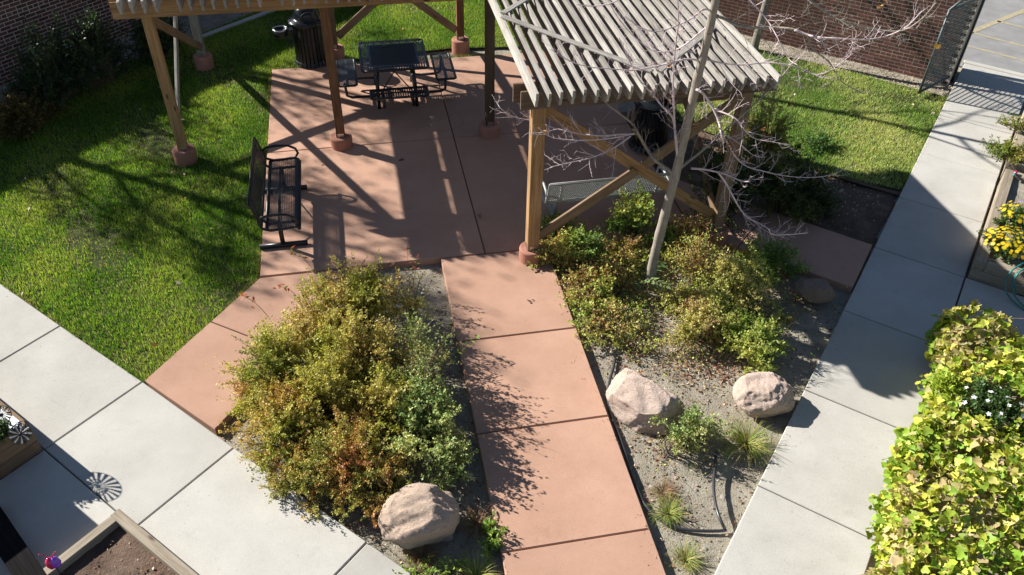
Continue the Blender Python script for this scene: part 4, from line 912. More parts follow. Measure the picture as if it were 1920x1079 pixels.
shrub('autumn_shrub', 'yellow-green shrub bridging the bench side and the middle', gz(600, 590, .45), .46, .44, .85, 70, 9, 14, YG, 112, (.028, .013), .20, 0, G1)
shrub('autumn_shrub', 'dark-centred olive shrub beside the blue-green shrub', gz(715, 745, .40), .42, .46, .76, 66, 9, 13, YG[:3] + YO[1:3], 113, (.027, .013), .18, 0, G1)
shrub('autumn_shrub', 'rust-tinted shrub right behind the round boulder', gz(700, 900, .26), .40, .34, .50, 58, 8, 13, YO, 114, (.024, .012), .16, 0, G1, pscale=7)
shrub('snowberry_shrub', 'small pale round-leaved shrub at the path edge above the boulder', gz(845, 855, .24), .26, .34, .46, 34, 7, 9, BG + TW[1:3], 115, (.026, .020), .16, 0, G1)
shrub('autumn_shrub', 'rusty shrub at the inner edge of the pale walk', gz(480, 735, .28), .34, .32, .50, 46, 8, 12, YG[1:4] + YO[3:], 116, (.025, .012), .16, 0, G1, pscale=7)
G2 = 'low plants in the bed round the bare tree'
GR = [(.14, .23, .045), (.24, .34, .065), (.35, .42, .09), (.50, .50, .13), (.33, .20, .08)]
GY = [(.26, .30, .06), (.41, .43, .10), (.51, .49, .14), (.54, .47, .17), (.40, .23, .11)]
shrub('rose_bush', 'glossy green rose bush in front of the grey mesh bench', gz(1192, 398, .40), .40, .34, .78, 42, 7, 9, GR[:4], 201, (.038, .024), .20, 0, G2)
shrub('ground_cover', 'leafy ground cover beside the golden tan post', gz(1075, 462, .18), .48, .36, .40, 60, 6, 8, GR, 202, (.040, .024), .20, 0, G2, cat='plant')
shrub('ground_cover', 'ground cover spreading along the path below the tan post', gz(1128, 520, .16), .55, .42, .38, 60, 6, 7, GR[1:], 203, (.038, .022), .20, 0, G2, cat='plant')
shrub('ground_cover', 'straggly ground cover between the path and the pale pink boulder', gz(1145, 598, .12), .42, .36, .30, 40, 5, 6, GY, 204, (.034, .018), .18, 0, G2, cat='plant')
shrub('ground_cover', 'dark leafy tangle behind the trunk of the bare tree', gz(1290, 425, .22), .50, .34, .42, 45, 6, 7, GR, 205, (.034, .020), .20, 0, G2, cat='plant')
shrub('autumn_shrub', 'yellow-green shrub just behind the tree trunk', gz(1312, 470, .32), .34, .34, .60, 45, 7, 9, GY, 206, (.036, .014), .20, 0, G2)
shrub('autumn_shrub', 'wide yellow-green shrub reaching into the roof shadow', gz(1385, 520, .30), .52, .46, .58, 75, 8, 11, GY[:4], 207, (.034, .013), .20, 0, G2)
shrub('autumn_shrub', 'faded brownish shrub in the middle of the tree bed', gz(1305, 592, .26), .46, .40, .50, 62, 7, 10, GY[1:], 208, (.032, .013), .18, 0, G2)
shrub('autumn_shrub', 'low green shrub above the squat pink boulder', gz(1418, 628, .22), .44, .38, .44, 58, 7, 10, GR[1:4], 209, (.034, .015), .18, 0, G2)
shrub('autumn_shrub', 'shaded green shrub at the edge of the side path', gz(1440, 478, .25), .42, .34, .50, 50, 7, 9, GR[:3], 210, (.034, .015), .18, 0, G2)
shrub('snowberry_shrub', 'small grey-green shrub leaning on the angular pink boulder', gz(1292, 798, .24), .30, .26, .50, 34, 7, 9, BG, 211, (.024, .018), .16, 0, G2, flat=.5)
shrub('twiggy_shrub', 'brittle dry stems against the angular boulder', gz(1262, 822, .15), .20, .18, .36, 18, 4, 3, TW[2:], 212, (.022, .014), .12, 0, G2, 'grey_bark')
shrub('ground_cover', 'thin scatter of seedlings near the angular boulder top', gz(1190, 640, .06), .34, .24, .18, 22, 4, 5, GY, 213, (.026, .014), .12, 0, G2, cat='plant')
shrub('ground_cover', 'pale green ground cover around the seedling by the trunk', gz(1170, 470, .15), .42, .34, .34, 45, 6, 6, GR[1:], 214, (.040, .022), .18, 0, G2, cat='plant')
shrub('ground_cover', 'leafy patch below the brace of the tan post', gz(1045, 425, .16), .32, .30, .36, 36, 6, 6, GR[:4], 215, (.040, .024), .18, 0, G2, cat='plant')
shrub('ground_cover', 'ground cover under the seedling beside the path edge', gz(1105, 565, .12), .34, .40, .28, 40, 5, 6, GR[1:], 216, (.036, .020), .16, 0, G2, cat='plant')
shrub('autumn_shrub', 'thin pale shrub between the trunk and the brownish shrub', gz(1265, 545, .18), .30, .26, .34, 32, 6, 6, GY, 217, (.032, .014), .16, 0, G2)
shrub('autumn_shrub', 'yellowish shrub in the gap before the wide shrub', gz(1352, 580, .24), .34, .34, .46, 45, 7, 9, GY[:4], 218, (.032, .013), .17, 0, G2)
shrub('ground_cover', 'sunlit leaf tangle under the front brace', gz(1245, 440, .16), .36, .30, .32, 36, 5, 6, GR[1:], 219, (.034, .018), .16, 0, G2, cat='plant')
G3 = 'dark shrubs behind the pergola'
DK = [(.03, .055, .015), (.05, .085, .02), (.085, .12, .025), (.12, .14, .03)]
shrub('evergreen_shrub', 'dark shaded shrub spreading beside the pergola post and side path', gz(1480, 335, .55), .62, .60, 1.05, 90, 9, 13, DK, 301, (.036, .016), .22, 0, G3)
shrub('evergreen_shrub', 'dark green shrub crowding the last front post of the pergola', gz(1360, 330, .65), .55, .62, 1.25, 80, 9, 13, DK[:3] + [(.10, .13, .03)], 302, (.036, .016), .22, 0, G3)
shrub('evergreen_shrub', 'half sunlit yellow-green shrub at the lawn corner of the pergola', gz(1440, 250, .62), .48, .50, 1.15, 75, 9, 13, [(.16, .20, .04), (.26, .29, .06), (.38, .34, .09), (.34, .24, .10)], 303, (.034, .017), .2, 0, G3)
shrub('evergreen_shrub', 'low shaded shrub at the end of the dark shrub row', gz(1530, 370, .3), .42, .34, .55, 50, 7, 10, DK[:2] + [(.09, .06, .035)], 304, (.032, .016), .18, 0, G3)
shrub('ground_cover', 'small green plant on the grass by the dark shrubs', gz(1540, 262, .1), .30, .24, .22, 24, 5, 6, [(.06, .13, .03), (.10, .18, .04)], 305, (.036, .024), .14, 0, G3, cat='plant')
G4 = 'shrubs along the shaded brick wall'
WK = [(.025, .05, .02), (.04, .075, .025), (.06, .10, .035)]
for k, (x, y, z, rx, H, lab, pal) in enumerate(((95, 122, .6, .78, 1.3, 'large dark shrub against the shaded wall at the upper left', WK), (175, 95, .6, .72, 1.25, 'dark shrub next along the shaded wall toward the pergola', WK),
        (290, 62, .45, .62, .95, 'low dark shrub at the wall behind the corner post', WK), (40, 215, .25, .5, .6, 'rusty brown shrub at the left picture edge in wall shade', [(.10, .08, .02), (.16, .10, .03), (.06, .06, .02)]),
        (75, 165, .4, .5, .8, 'olive shrub in front of the large dark wall shrub', WK + [(.09, .08, .03)]))):
    shrub('evergreen_shrub', lab, gz(x, y, z), rx, rx * .8, H, 70, 8, 11, pal, 400 + k, (.045, .020), .26, .75, G4)

def undergrowth(label, poly, hubs, pal, seed, hmax=.20, leaf=.034):
    rg = np.random.default_rng(seed); P = np.concatenate([rg.normal(size=(m_, 2)) * V3(sx, sy) + gz(x, y, -.05)[:2] for x, y, sx, sy, m_ in hubs]); P = P[in_poly(P, poly)]
    k = smooth_noise(P, 7, seed, 2) + rg.normal(size=len(P)) * .25; P = P[k > -.12]; k = k[k > -.12]; n = len(P)
    z = -.095 + hmax * np.clip(k + .3, .05, 1) * rg.uniform(0, 1, n) ** .7; pos = np.concatenate([P, z[:, None]], 1); d = rg.normal(size=(n, 3)) + V3(0, 0, .2); ls = leaf * rg.uniform(.6, 1.4, n)
    Vv, Ff, Cc = scatter(LEAF_T, pos, d, rg.normal(size=(n, 3)) * .7 + V3(0, 0, .7), ls, ls * rg.uniform(.35, .65, n), palette(pos, pal, seed, 5, .2, .8))
    o = link('undergrowth', np_mesh('undergrowth', Vv, Ff, Cc), 'leaf'); tag(o, label, 'undergrowth', kind='stuff')
    sm = MB()
    for i in rg.integers(0, n, 420):
        e = unit(rg.normal(size=3) * V3(1, 1, .35) + V3(0, 0, .25)); sm.tube([pos[i] - V3(0, 0, .02), pos[i] + e * rg.uniform(.06, .28)], [.003, .0018], 3, False)
    o = sm.build('dry_stems', 'grey_bark'); tag(o, label.replace('leaves', 'stems and runners'), 'undergrowth', kind='stuff')
BEDR = [(2.38, 3.45), (2.6, 3.45), K0 - 1.9 * D - .03 * DP, (6.18, 7.34), (4.52, 8.9), (2.38, 8.9)]
undergrowth('tangled low leaves among the shrubs of the tree bed', BEDR, [(1100, 480, .35, .3, 3200), (1150, 560, .45, .4, 3800), (1250, 460, .5, .3, 2600), (1340, 520, .5, .5, 3600), (1300, 620, .45, .35, 2600), (1420, 600, .4, .35, 2200), (1200, 640, .3, .25, 900), (1290, 830, .25, .2, 700)], GR[1:] + GY[2:] + [(.30, .17, .09)], 711)
# big-leaved seedlings: a leaf stalk with paired leaflets
def fronds(name, label, c, specs, pal, seed, lf=.075, cat='plant', group=None):
    rg = np.random.default_rng(seed); base = V3(c[0], c[1], -.10); t = thing(name, label, cat, base, 0, group)
    for (az, el, L, bend) in specs:
        d = V3(math.cos(az) * math.cos(el), math.sin(az) * math.cos(el), math.sin(el)); P = [V3(0, 0, 0)]; n = 9
        for k in range(n): d = unit(d + V3(0, 0, -bend / n)); P.append(P[-1] + d * L / n)
        sb = MB().tube(P, [.005 - .0035 * k / n for k in range(n + 1)], 4, False)
        f = sb.build('frond', 'stem_brown', t); pos, dr, nr, ls = [], [], [], []
        for k in range(3, n + 1):
            T = unit(P[k] - P[k - 1]); sd = unit(np.cross(T, V3(0, 0, 1)))
            for s_ in (-1, 1): pos.append(P[k]); dr.append(sd * s_ * .9 + T * .45 + V3(0, 0, -.12) + rg.normal(size=3) * .08); nr.append(V3(0, 0, 1) + rg.normal(size=3) * .2); ls.append(lf * rg.uniform(.8, 1.15) * (1 - .4 * abs(k / n - .6)))
        pos.append(P[-1]); dr.append(T); nr.append(V3(0, 0, 1)); ls.append(lf); pos = np.array(pos); ls = np.array(ls)
        Vv, Ff, Cc = scatter(LEAF_T, pos, np.array(dr), np.array(nr), ls, ls * .34, palette(pos, pal, seed)); o = link('leaflets', np_mesh('leaflets', Vv, Ff, Cc), 'leaf', f); o['kind'] = 'stuff'
    return t
fronds('tree_seedling', 'pale green seedling with paired leaflets at the foot of the tree', gz(1192, 520, 0), [(2.6, .9, .55, 1.4), (3.3, .8, .5, 1.3), (1.4, 1.0, .55, 1.3), (.4, 1.0, .5, 1.5), (4.2, .9, .45, 1.3), (5.4, 1.0, .5, 1.3)], [(.17, .28, .10), (.22, .33, .12), (.26, .34, .13)], 5, .15)
fronds('fern_sprig', 'bright green feathery sprig arching over the terracotta path edge', gz(826, 690, 0), [(.35, 1.0, .62, .9), (2.2, 1.1, .5, .9), (1.2, 1.2, .4, .6)], [(.16, .30, .03), (.22, .36, .04)], 6, .07)
fronds('tree_seedling', 'red-tipped sapling poking above the shrubs at the patio corner', gz(770, 560, 0), [(1.5, 1.35, .75, .3), (.9, 1.3, .65, .4), (2.4, 1.25, .6, .5)], [(.20, .28, .06), (.42, .10, .06), (.30, .25, .06)], 7, .07)
def sprig(label, base, tip, pal, seed):
    rg = np.random.default_rng(seed); t = thing('sapling_shoot', label, 'shoot', base); P = [V3(0, 0, 0), (tip - base) * .5 + V3(0, 0, .06), tip - base]
    MB().tube(smooth_path(P, 5), .0035, 4).build('stem', 'stem_brown', t, True); n = 11
    pos = np.concatenate([np.repeat((tip - base)[None], 7, 0), np.repeat(((tip - base) * .62 + V3(0, 0, .05))[None], 4, 0)]) + rg.normal(size=(n, 3)) * .02
    Vv, Ff, Cc = scatter(LEAF_T, pos, rg.normal(size=(n, 3)) + V3(0, 0, -.4), rg.normal(size=(n, 3)) + V3(0, 0, 1), rg.uniform(.05, .08, n), rg.uniform(.02, .035, n), palette(pos, pal, seed))
    o = link('leaves', np_mesh('leaves', Vv, Ff, Cc), 'leaf', t); o['kind'] = 'stuff'
RP = [(.42, .14, .06), (.40, .09, .05), (.26, .26, .05)]
sprig('red-leaved shoot reaching over the branching path near the lawn', gz(508, 600, .55), gz(458, 556, .72), RP, 2)
sprig('red-leaved shoot hanging beside the top of the yellow-green shrubs', gz(560, 560, .6), gz(525, 538, .75), RP, 3)
sprig('thin reddish shoot below the foot of the black bench', gz(590, 510, .6), gz(548, 470, .8), RP, 4)

# tufts of grass-like leaves
def tuft(label, c, n, L, pal, seed, spread=.8, w=.0065, r=.07, name='grass_tuft'):
    n = int(n * 1.9); rg = np.random.default_rng(seed); base = V3(c[0], c[1], -.11); V, F, Cc = [], [], []
    k = 5; cols = palette(rg.normal(size=(n, 3)), pal, seed, 2, .15, 1.0)
    for i in range(n):
        a = rg.uniform(0, 6.283); d = V3(math.cos(a) * spread * rg.uniform(.2, 1), math.sin(a) * spread * rg.uniform(.2, 1), 1); d = unit(d); p = V3(math.cos(a), math.sin(a), 0) * r * rg.uniform(); l = L * rg.uniform(.5, 1.15); sd = unit(V3(-d[1], d[0], .0) + 1e-6) * w / 2
        b0 = len(V)
        for j in range(k + 1):
            f = 1 - (j / k) ** 2; V += [p - sd * f, p + sd * f]; p = p + d * l / k; d = unit(d + V3(0, 0, -.34) + V3(math.cos(a), math.sin(a), 0) * .12 + rg.normal(size=3) * .10)
        for j in range(k): F.append((b0 + 2 * j, b0 + 2 * j + 1, b0 + 2 * j + 3, b0 + 2 * j + 2)); Cc.append(cols[i])
    o = link(name, np_mesh(name, np.array(V), np.array(F), np.array(Cc)), 'grass_blade'); o.location = base
    tag(o, label, 'grass tuft', 'grass tufts in the beds')
GT = [(.17, .26, .05), (.28, .34, .07), (.42, .40, .12), (.48, .40, .20)]
DT = [(.30, .17, .10), (.36, .22, .13), (.26, .15, .08), (.34, .27, .16)]
tuft('arching yellow-green grass clump by the short pipe', gz(1398, 838, -.1), 190, .42, GT, 1, .9)
tuft('green grass tuft with dry tips beside the long pipe', gz(1252, 965, -.1), 90, .26, GT[:3], 2, .9)
tuft('small grass tuft at the lower end of the tree bed', gz(1284, 1052, -.1), 80, .24, GT, 3, .8)
tuft('tan dead grass tuft above the green tuft by the pipe', gz(1243, 925, -.1), 70, .20, DT, 4, 1.1)
tuft('bright yellow-green grass tuft at the bottom of the shrub bed', gz(893, 1085, -.1), 120, .30, GT[1:], 5, .8)
tuft('dead rusty grass clump between the round boulder and the path', gz(895, 985, -.1), 110, .26, DT, 6, 1.0)
tuft('dead rusty grass clump below the round boulder', gz(792, 1045, -.1), 100, .24, DT, 7, 1.1)
tuft('dry tuft in shade behind the small brown boulder', gz(1475, 518, -.1), 70, .24, DT, 8, 1.0)
tuft('pale weedy tuft between the squat boulder and the gate walk', gz(1470, 600, -.1), 60, .22, GT[1:] + DT[:1], 9, 1.0)
shrub('weed', 'leafy green weed squeezed against the path beside the round boulder', gz(925, 1000, .05), .10, .22, .18, 16, 4, 6, GR[1:3], 501, (.04, .022), .1, 0, cat='weed')
shrub('weed', 'small green weed below the round boulder', gz(848, 1058, .05), .12, .10, .14, 10, 4, 6, GR[1:3], 502, (.04, .022), .1, 0, cat='weed')
shrub('weed', 'creeping weed at the bottom corner of the shrub bed', gz(790, 1070, .03), .22, .12, .12, 16, 4, 5, GR[1:4], 503, (.03, .018), .1, 0, cat='weed')

# leaf litter, stones, clods
BED_L = [(-1.92, 6.30), (-0.38, 4.62), (0.84, 3.35), (0.84, 8.88), (-.02, 8.88)]
BED_R = [(2.38, 3.45), (2.6, 3.45), K0 - 1.9 * D - .03 * DP, (6.18, 7.34), (4.52, 8.9), (2.38, 8.9)]
BED_S = [(6.98, 8.22), (7.95, 9.26), (7.42, 9.92), (6.2, 11.2), (5.0, 12.6), (4.54, 12.6), (4.54, 10.5)]
def bed_z(P): return -0.105 + relief(P)
def litter(name, label, poly, n, pal, seed, size, clump=0.0, z=None, hubs=None, cat='leaf litter'):
    rg = np.random.default_rng(seed)
    if hubs is None: P = fill(np.array([p[:2] for p in poly]), n, rg)
    else:
        P = np.concatenate([rg.normal(size=(m_, 2)) * V3(sx, sy) + gz(x, y, -.1)[:2] for x, y, sx, sy, m_ in hubs]); P = P[in_poly(P, poly)]
    if clump: P = P[smooth_noise(P, 3.2, seed, 2) + rg.normal(size=len(P)) * .35 > clump]
    m_ = len(P); zz = (bed_z(P) if z is None else np.full(m_, z)) + rg.uniform(.004, .022, m_); pos = np.concatenate([P, zz[:, None]], 1)
    th = rg.uniform(0, 6.283, m_); d = np.stack([np.cos(th), np.sin(th), rg.normal(size=m_) * .35], 1); nr = rg.normal(size=(m_, 3)) * .4 + V3(0, 0, 1); ls = rg.uniform(*size, m_)
    Vv, Ff, Cc = scatter(LEAF_T, pos, d, nr, ls, ls * rg.uniform(.35, .75, m_), palette(pos, pal, seed + 1, 3, .2, 1.2))
    o = link(name, np_mesh(name, Vv, Ff, Cc), 'litter'); tag(o, label, cat, kind='stuff')
LP = [(.18, .085, .05), (.30, .17, .10), (.42, .28, .18), (.30, .13, .09), (.50, .38, .27)]
litter('leaf_litter', 'brown fallen leaves strewn over the tree bed', BED_R, 8000, LP, 61, (.018, .045), .05)
litter('leaf_litter', 'thick drift of brown leaves between the boulders and shrubs', BED_R, 0, LP, 62, (.02, .05), 0, hubs=[(1290, 660, .5, .25, 700), (1330, 690, .3, .2, 400), (1110, 590, .25, .5, 500), (1250, 400, .5, .3, 500), (1300, 520, .3, .3, 300), (1160, 560, .4, .4, 400), (1230, 840, .15, .3, 160), (1370, 690, .2, .15, 250)])
litter('leaf_litter', 'fallen leaves and twigs under the autumn shrubs', BED_L, 6500, LP, 63, (.015, .035))
litter('leaf_litter', 'dull leaves in the shaded bare soil by the dark shrubs', BED_S, 2600, LP, 64, (.02, .045), 0, -.07)
WLS = [PQ(-13.6, 16.8), PQ(-15.15, 16.8), PQ(-15.15, 3.0), PQ(-14.6, 3.0), PQ(-13.9, 9.8)]
litter('leaf_litter', 'dull leaves along the foot of the shaded wall', WLS, 2500, LP, 65, (.03, .06))
WRS = [PQ(-7.6, 16.12), PQ(-7.6, 16.8), PQ(-.55, 16.8), K0 + 4.9 * D - .02 * DP, K0 + 3.9 * D - .02 * DP]
litter('leaf_litter', 'tan dry leaves and gravel along the foot of the sunlit wall', WRS, 22000, [(.36, .27, .20), (.45, .36, .28), (.28, .19, .13), (.50, .42, .34)], 66, (.02, .045))
litter('fallen_leaves', 'scattered pale fallen leaves on the large lawn', LAWN_L, 130, [(.50, .36, .24), (.42, .20, .10), (.55, .46, .36)], 67, (.05, .10), 0, -.012)
litter('fallen_leaves', 'scattered tan fallen leaves on the lawn by the gate', LAWN_R, 150, [(.50, .38, .26), (.45, .30, .18), (.55, .46, .36)], 68, (.045, .09), 0, -.012)
def debris(label, segs, seed):
    rg = np.random.default_rng(seed); P = []
    for a, b, w, n in segs:
        a, b = V3(*a[:2]), V3(*b[:2]); e = unit(b - a); o_ = V3(-e[1], e[0]); m_ = rg.uniform(size=n); q = a + (b - a) * m_[:, None] + o_ * (math.copysign(1, w) * rg.exponential(abs(w), n))[:, None]
        P.append(q[smooth_noise(np.concatenate([q, q], 1), 4, seed, 2) + rg.normal(size=n) * .3 > 0])
    P = np.concatenate(P); n = len(P); pos = np.concatenate([P, np.full((n, 1), .004)], 1); th = rg.uniform(0, 6.283, n); ls = rg.uniform(.006, .022, n)
    Vv, Ff, Cc = scatter(LEAF_T, pos, np.stack([np.cos(th), np.sin(th), rg.normal(size=n) * .1], 1), rg.normal(size=(n, 3)) * .2 + V3(0, 0, 1), ls, ls * .5, palette(pos, [(.10, .07, .05), (.22, .15, .10), (.34, .26, .18)], seed, 3, .2, 1.2))
    o = link('debris', np_mesh('debris', Vv, Ff, Cc), 'litter'); tag(o, label, 'debris', kind='stuff')
debris('crumbs of soil and leaf on the terracotta paths', [((.86, 8.8), (.86, 3.2), .05, 260), ((2.35, 3.2), (2.35, 8.8), .05, 260), ((-1.15, 7.41), (-.04, 8.9), .06, 150), ((-1.55, 15.1), (-1.55, 9.0), -.04, 10), ((-1.55, 9.0), (-1.55, 15.1), -.05, 260), ((1.49, 15.0), (1.49, 9.0), .05, 60), ((4.5, 15.1), (-1.5, 15.1), .10, 400)], 901)
debris('crumbs of soil and leaf on the grey walks', [(J[5], J[4], -.06, 260), (J[4], J[5], -.0, 4), (J[3], J[0], .05, 200), (K0 - 6 * D, K0 + 4 * D, -.05, 420), (K0 + 4 * D + 1.22 * DP, K0 - 2 * D + 1.22 * DP, -.06, 260)], 902)
rgp = np.random.default_rng(5)
for lab, poly, n in (('small grey stones and clods in the tree bed', BED_R, 1500), ('small grey stones and clods in the shrub bed', BED_L, 700)):
    P = fill(np.array([p[:2] for p in poly]), n * 2, rgp); m_ = len(P); sz = rgp.uniform(.005, .016, m_) * (1 + (rgp.uniform(size=m_) < .05) * 1.2)
    OCT = np.array([(1, 0, 0), (0, 1, 0), (-1, 0, 0), (0, -1, 0), (0, 0, .7), (0, 0, -.7)], float); OF = np.array([(0, 1, 4), (1, 2, 4), (2, 3, 4), (3, 0, 4)])
    Vv = np.concatenate([P, bed_z(P)[:, None] + .003], 1)[:, None] + OCT[None] * sz[:, None, None] * rgp.uniform(.6, 1.3, (m_, 6, 1)); Ff = (OF[None] + (np.arange(m_) * 6)[:, None, None]).reshape(-1, 3)
    cc = np.repeat(np.array([.26, .235, .20]) * rgp.uniform(.6, 1.5, (m_, 1)), 4, 0); o = link('gravel', np_mesh('gravel', Vv.reshape(-1, 3), Ff, cc), 'litter'); tag(o, lab, 'gravel', kind='stuff')
for k, (x, y, lab) in enumerate(((606, 307, 'curled pale leaf lying near the reddish post footing'), (754, 300, 'small dark leaf on the patio left of the shade edge'), (900, 405, 'curled leaf in the patio shade by the long joint'), (993, 564, 'tiny brown leaf on the terracotta path below the post'), (1075, 679, 'thin dark twig lying on the terracotta path'), (843, 187, 'brown leaf on the patio near the picnic table seat'), (721, 88, 'orange leaf resting on the picnic table'))):
    z = .012 if k < 6 else .772; p = gz(x, y, z); rg = np.random.default_rng(k); n = 4 if k != 4 else 2
    pos = np.repeat(p[None], n, 0) + rg.normal(size=(n, 3)) * V3(.008, .008, .002); L_ = np.full(n, .06 if k not in (3, 4) else .045)
    Vv, Ff, Cc = scatter(LEAF_T, pos, rg.normal(size=(n, 3)) * V3(1, 1, .25), rg.normal(size=(n, 3)) * .3 + V3(0, 0, 1), L_, L_ * (.5 if k != 4 else .15), palette(pos, [(.40, .26, .16), (.30, .15, .08)] if k not in (1, 3, 4) else [(.10, .05, .04)], k))
    o = link('fallen_leaf', np_mesh('fallen_leaf', Vv - p, Ff, Cc), 'litter'); o.location = p; tag(o, lab, 'leaf', 'stray leaves on the patio')

# ------------------------------------------------------------------ raised planter boxes
def planter(label, corner, e1, e2, L1, L2, h, courses, mat, th=0.09, soil='soil', fill_z=None):
    t = thing('planter_box', label, 'planter', (*corner, 0)); c3 = V3(*corner, 0)
    E1, E2 = V3(*e1, 0), V3(*e2, 0); ch = h / courses; ext = -0.10
    for k in range(courses):
        z = ch * (k + .5) + .001; hh = ch - .004
        if k == 0: z, hh = (ch + ext) / 2, ch - ext - .004
        o1, o2 = (th, 0) if k % 2 else (0, th)
        for a, b in ((E1 * 0 + E2 * th / 2 + E1 * o1, E1 * (L1 - o1) + E2 * th / 2), (E2 * (L2 - th / 2) + E1 * o1, E1 * (L1 - o1) + E2 * (L2 - th / 2)),
                     (E1 * th / 2 + E2 * o2, E1 * th / 2 + E2 * (L2 - o2)), (E1 * (L1 - th / 2) + E2 * o2, E1 * (L1 - th / 2) + E2 * (L2 - o2))):
            jit = V3(rnd.uniform(-.003, .003), rnd.uniform(-.003, .003), 0)
            board('timber', c3 + a + V3(0, 0, z) + jit, c3 + b + V3(0, 0, z) + jit, th, hh, mat, t, bev=.007)
    fz = h - .07 if fill_z is None else fill_z
    n1, n2 = max(4, int(L1 / .08)), max(4, int(L2 / .08)); g1, g2 = np.meshgrid(np.linspace(th * .6, L1 - th * .6, n1), np.linspace(th * .6, L2 - th * .6, n2))
    P = g1.ravel()[:, None] * V3(*e1) + g2.ravel()[:, None] * V3(*e2); z = fz + 1.6 * relief(P * 1.7)
    i = (np.arange(n1 - 1)[None] + (np.arange(n2 - 1) * n1)[:, None]).ravel()
    link('soil_fill', np_mesh('soil_fill', np.concatenate([P, z[:, None]], 1), np.stack([i, i + 1, i + n1 + 1, i + n1], 1)), soil, t, True)
    return t
planter('timber planter of yellow chrysanthemums beside the gate walk', E0 + .02 * DP + .02 * D, DP, D, 1.9, 2.72, .30, 2, 'timber', .14)
planter('far timber planter with trailing greenery near the gate walk', E0 + .02 * DP + 3.0 * D, DP, D, 1.9, 2.3, .30, 2, 'timber', .14)
VO = E0 - 1.64 * D + .10 * DP
planter('large timber planter under the lime coloured vine', VO, -D, DP, 4.6, 2.4, .52, 4, 'timber', .12)
LC = J[3] + 1.235 * CP
planter('raised planter topped with white cloth at the left picture edge', LC, CW, CP, 2.3, 1.9, .44, 3, 'brown_wood', .06, 'cloth_white', .43)
cf = thing('frost_cover', 'white cloth frost cover on the left planter beyond the picture edge', 'cover', (LC[0], LC[1], .43)); cq = lambda a, b, z: (a * CW[0] + b * CP[0], a * CW[1] + b * CP[1], z)
MB().add([cq(.12, .46, 0), cq(2.2, .46, 0), cq(2.2, 1.85, 0), cq(.12, 1.85, 0), cq(.12, .46, .47), cq(2.2, .46, .47), cq(2.2, 1.85, .47), cq(.12, 1.85, .47)], [(0, 1, 5, 4), (1, 2, 6, 5), (2, 3, 7, 6), (3, 0, 4, 7), (4, 5, 6, 7)]).build('cloth', 'cloth_white', cf)
for a in (.12, 1.15, 2.2): MB().tube([cq(a, .46, -.02), cq(a, .46, .47), cq(a, 1.85, .47), cq(a, 1.85, -.02)], .012, 6).build('hoop', 'white_paint', cf, True)
BH = .16
BC = gz(203, 970, BH)[:2]; BC = BC - CP * ((BC - J[3]) @ CP - 1.235)
planter('low sunlit timber planter at the lower left corner', BC, -CW, CP, 3.0, 1.6, BH, 1, 'timber', .10, 'brown_dirt', .07)
ra, rb = gz(-30, 950, .12), gz(64, 1092, .12)
t = thing('garden_rail', 'shade-blackened timber rail across the lower left picture corner', 'rail', (ra[0], ra[1], 0))
board('rail', ra, rb + (rb - ra) * .3, .22, .09, 'shade_black_timber', t)
for f in (.1, 1.1): p = ra + (rb - ra) * f; board('post', (p[0], p[1], -.02), (p[0], p[1], .075), .09, .09, 'shade_black_timber', t, up=(0, 1, 0))
MATS['shade_black_timber'].node_tree.nodes['Principled BSDF'].inputs['Specular IOR Level'].default_value = 0.03

PB = [BC - .12 * CW + .12 * CP, BC - 2.8 * CW + .12 * CP, BC - 2.8 * CW + 1.45 * CP, BC - .12 * CW + 1.45 * CP]
litter('leaf_litter', 'dry plant debris on the soil of the low corner planter', PB, 1800, LP, 69, (.015, .04), 0, .075)

# lime vine
VINE_V = np.array([(0, 0, 0), (-.36, -.10, .10), (-.60, .16, .06), (-.52, .44, .16), (-.36, .54, .04), (-.30, .76, .10), (0, 1.0, -.16), (.30, .76, .10), (.36, .54, .04), (.52, .44, .16), (.60, .16, .06), (.36, -.10, .10), (0, .38, -.06)], float)
VINE_F = np.array([(12, i, (i + 1) % 12) for i in range(12)])
vt = thing('lime_vine', 'lime-green broad-leaved vine overflowing the large planter', 'vine', (*VO, 0))
rv = np.random.default_rng(31); nv = 17500; ne = 4600
a1 = rv.uniform(-.22, 4.7, nv); a2 = rv.uniform(-.26, 2.4, nv)         # along -D, across DP
wob = .11 * np.sin(a1 * 2.7 + 1) + .07 * np.sin(a1 * 6.3) + .05 * np.sin(a1 * 13); wob2 = .12 * np.sin(a2 * 3.1) + .06 * np.sin(a2 * 7.7)
edge = np.clip((a2 + .22 + wob) / .55, 0, 1) * np.clip((a1 + .12 + wob2) / .50, 0, 1)
lump = .5 + .35 * np.sin(a1 * 3.1 + 1.2 * np.sin(a2 * 2.3)) * np.cos(a2 * 2.9 + a1) + .22 * np.sin(a1 * 8.3 + a2 * 3) * np.sin(a2 * 7.1 - a1 * 2)
ub = rv.uniform(0, 1, nv); sideset = np.arange(nv) < ne; a2 = np.where(sideset, .05 - wob * .75 - .13 * np.sqrt(1 - ub ** 2) + rv.normal(size=nv) * .03, a2)
edge = np.where(sideset, np.maximum(edge, .05), edge)
zz = .14 + edge ** .6 * (.36 + .34 * lump) + rv.normal(size=nv) * .035 - rv.exponential(.045, nv)
zz = np.where(sideset, .06 + ub * (.42 + .20 * lump), zz)
pos = a1[:, None] * V3(*(-D), 0) + a2[:, None] * V3(*DP, 0); pos[:, 2] = zz + .12; pos[:, :2] += rv.normal(size=(nv, 2)) * .02
pc = gz(1872, 752, .78)[:2] - VO; gap = (np.hypot(a1 + pc @ D, a2 - pc @ DP) > .26) & (edge > .02) & (sideset | (lump + rv.normal(size=nv) * .15 > -.05))
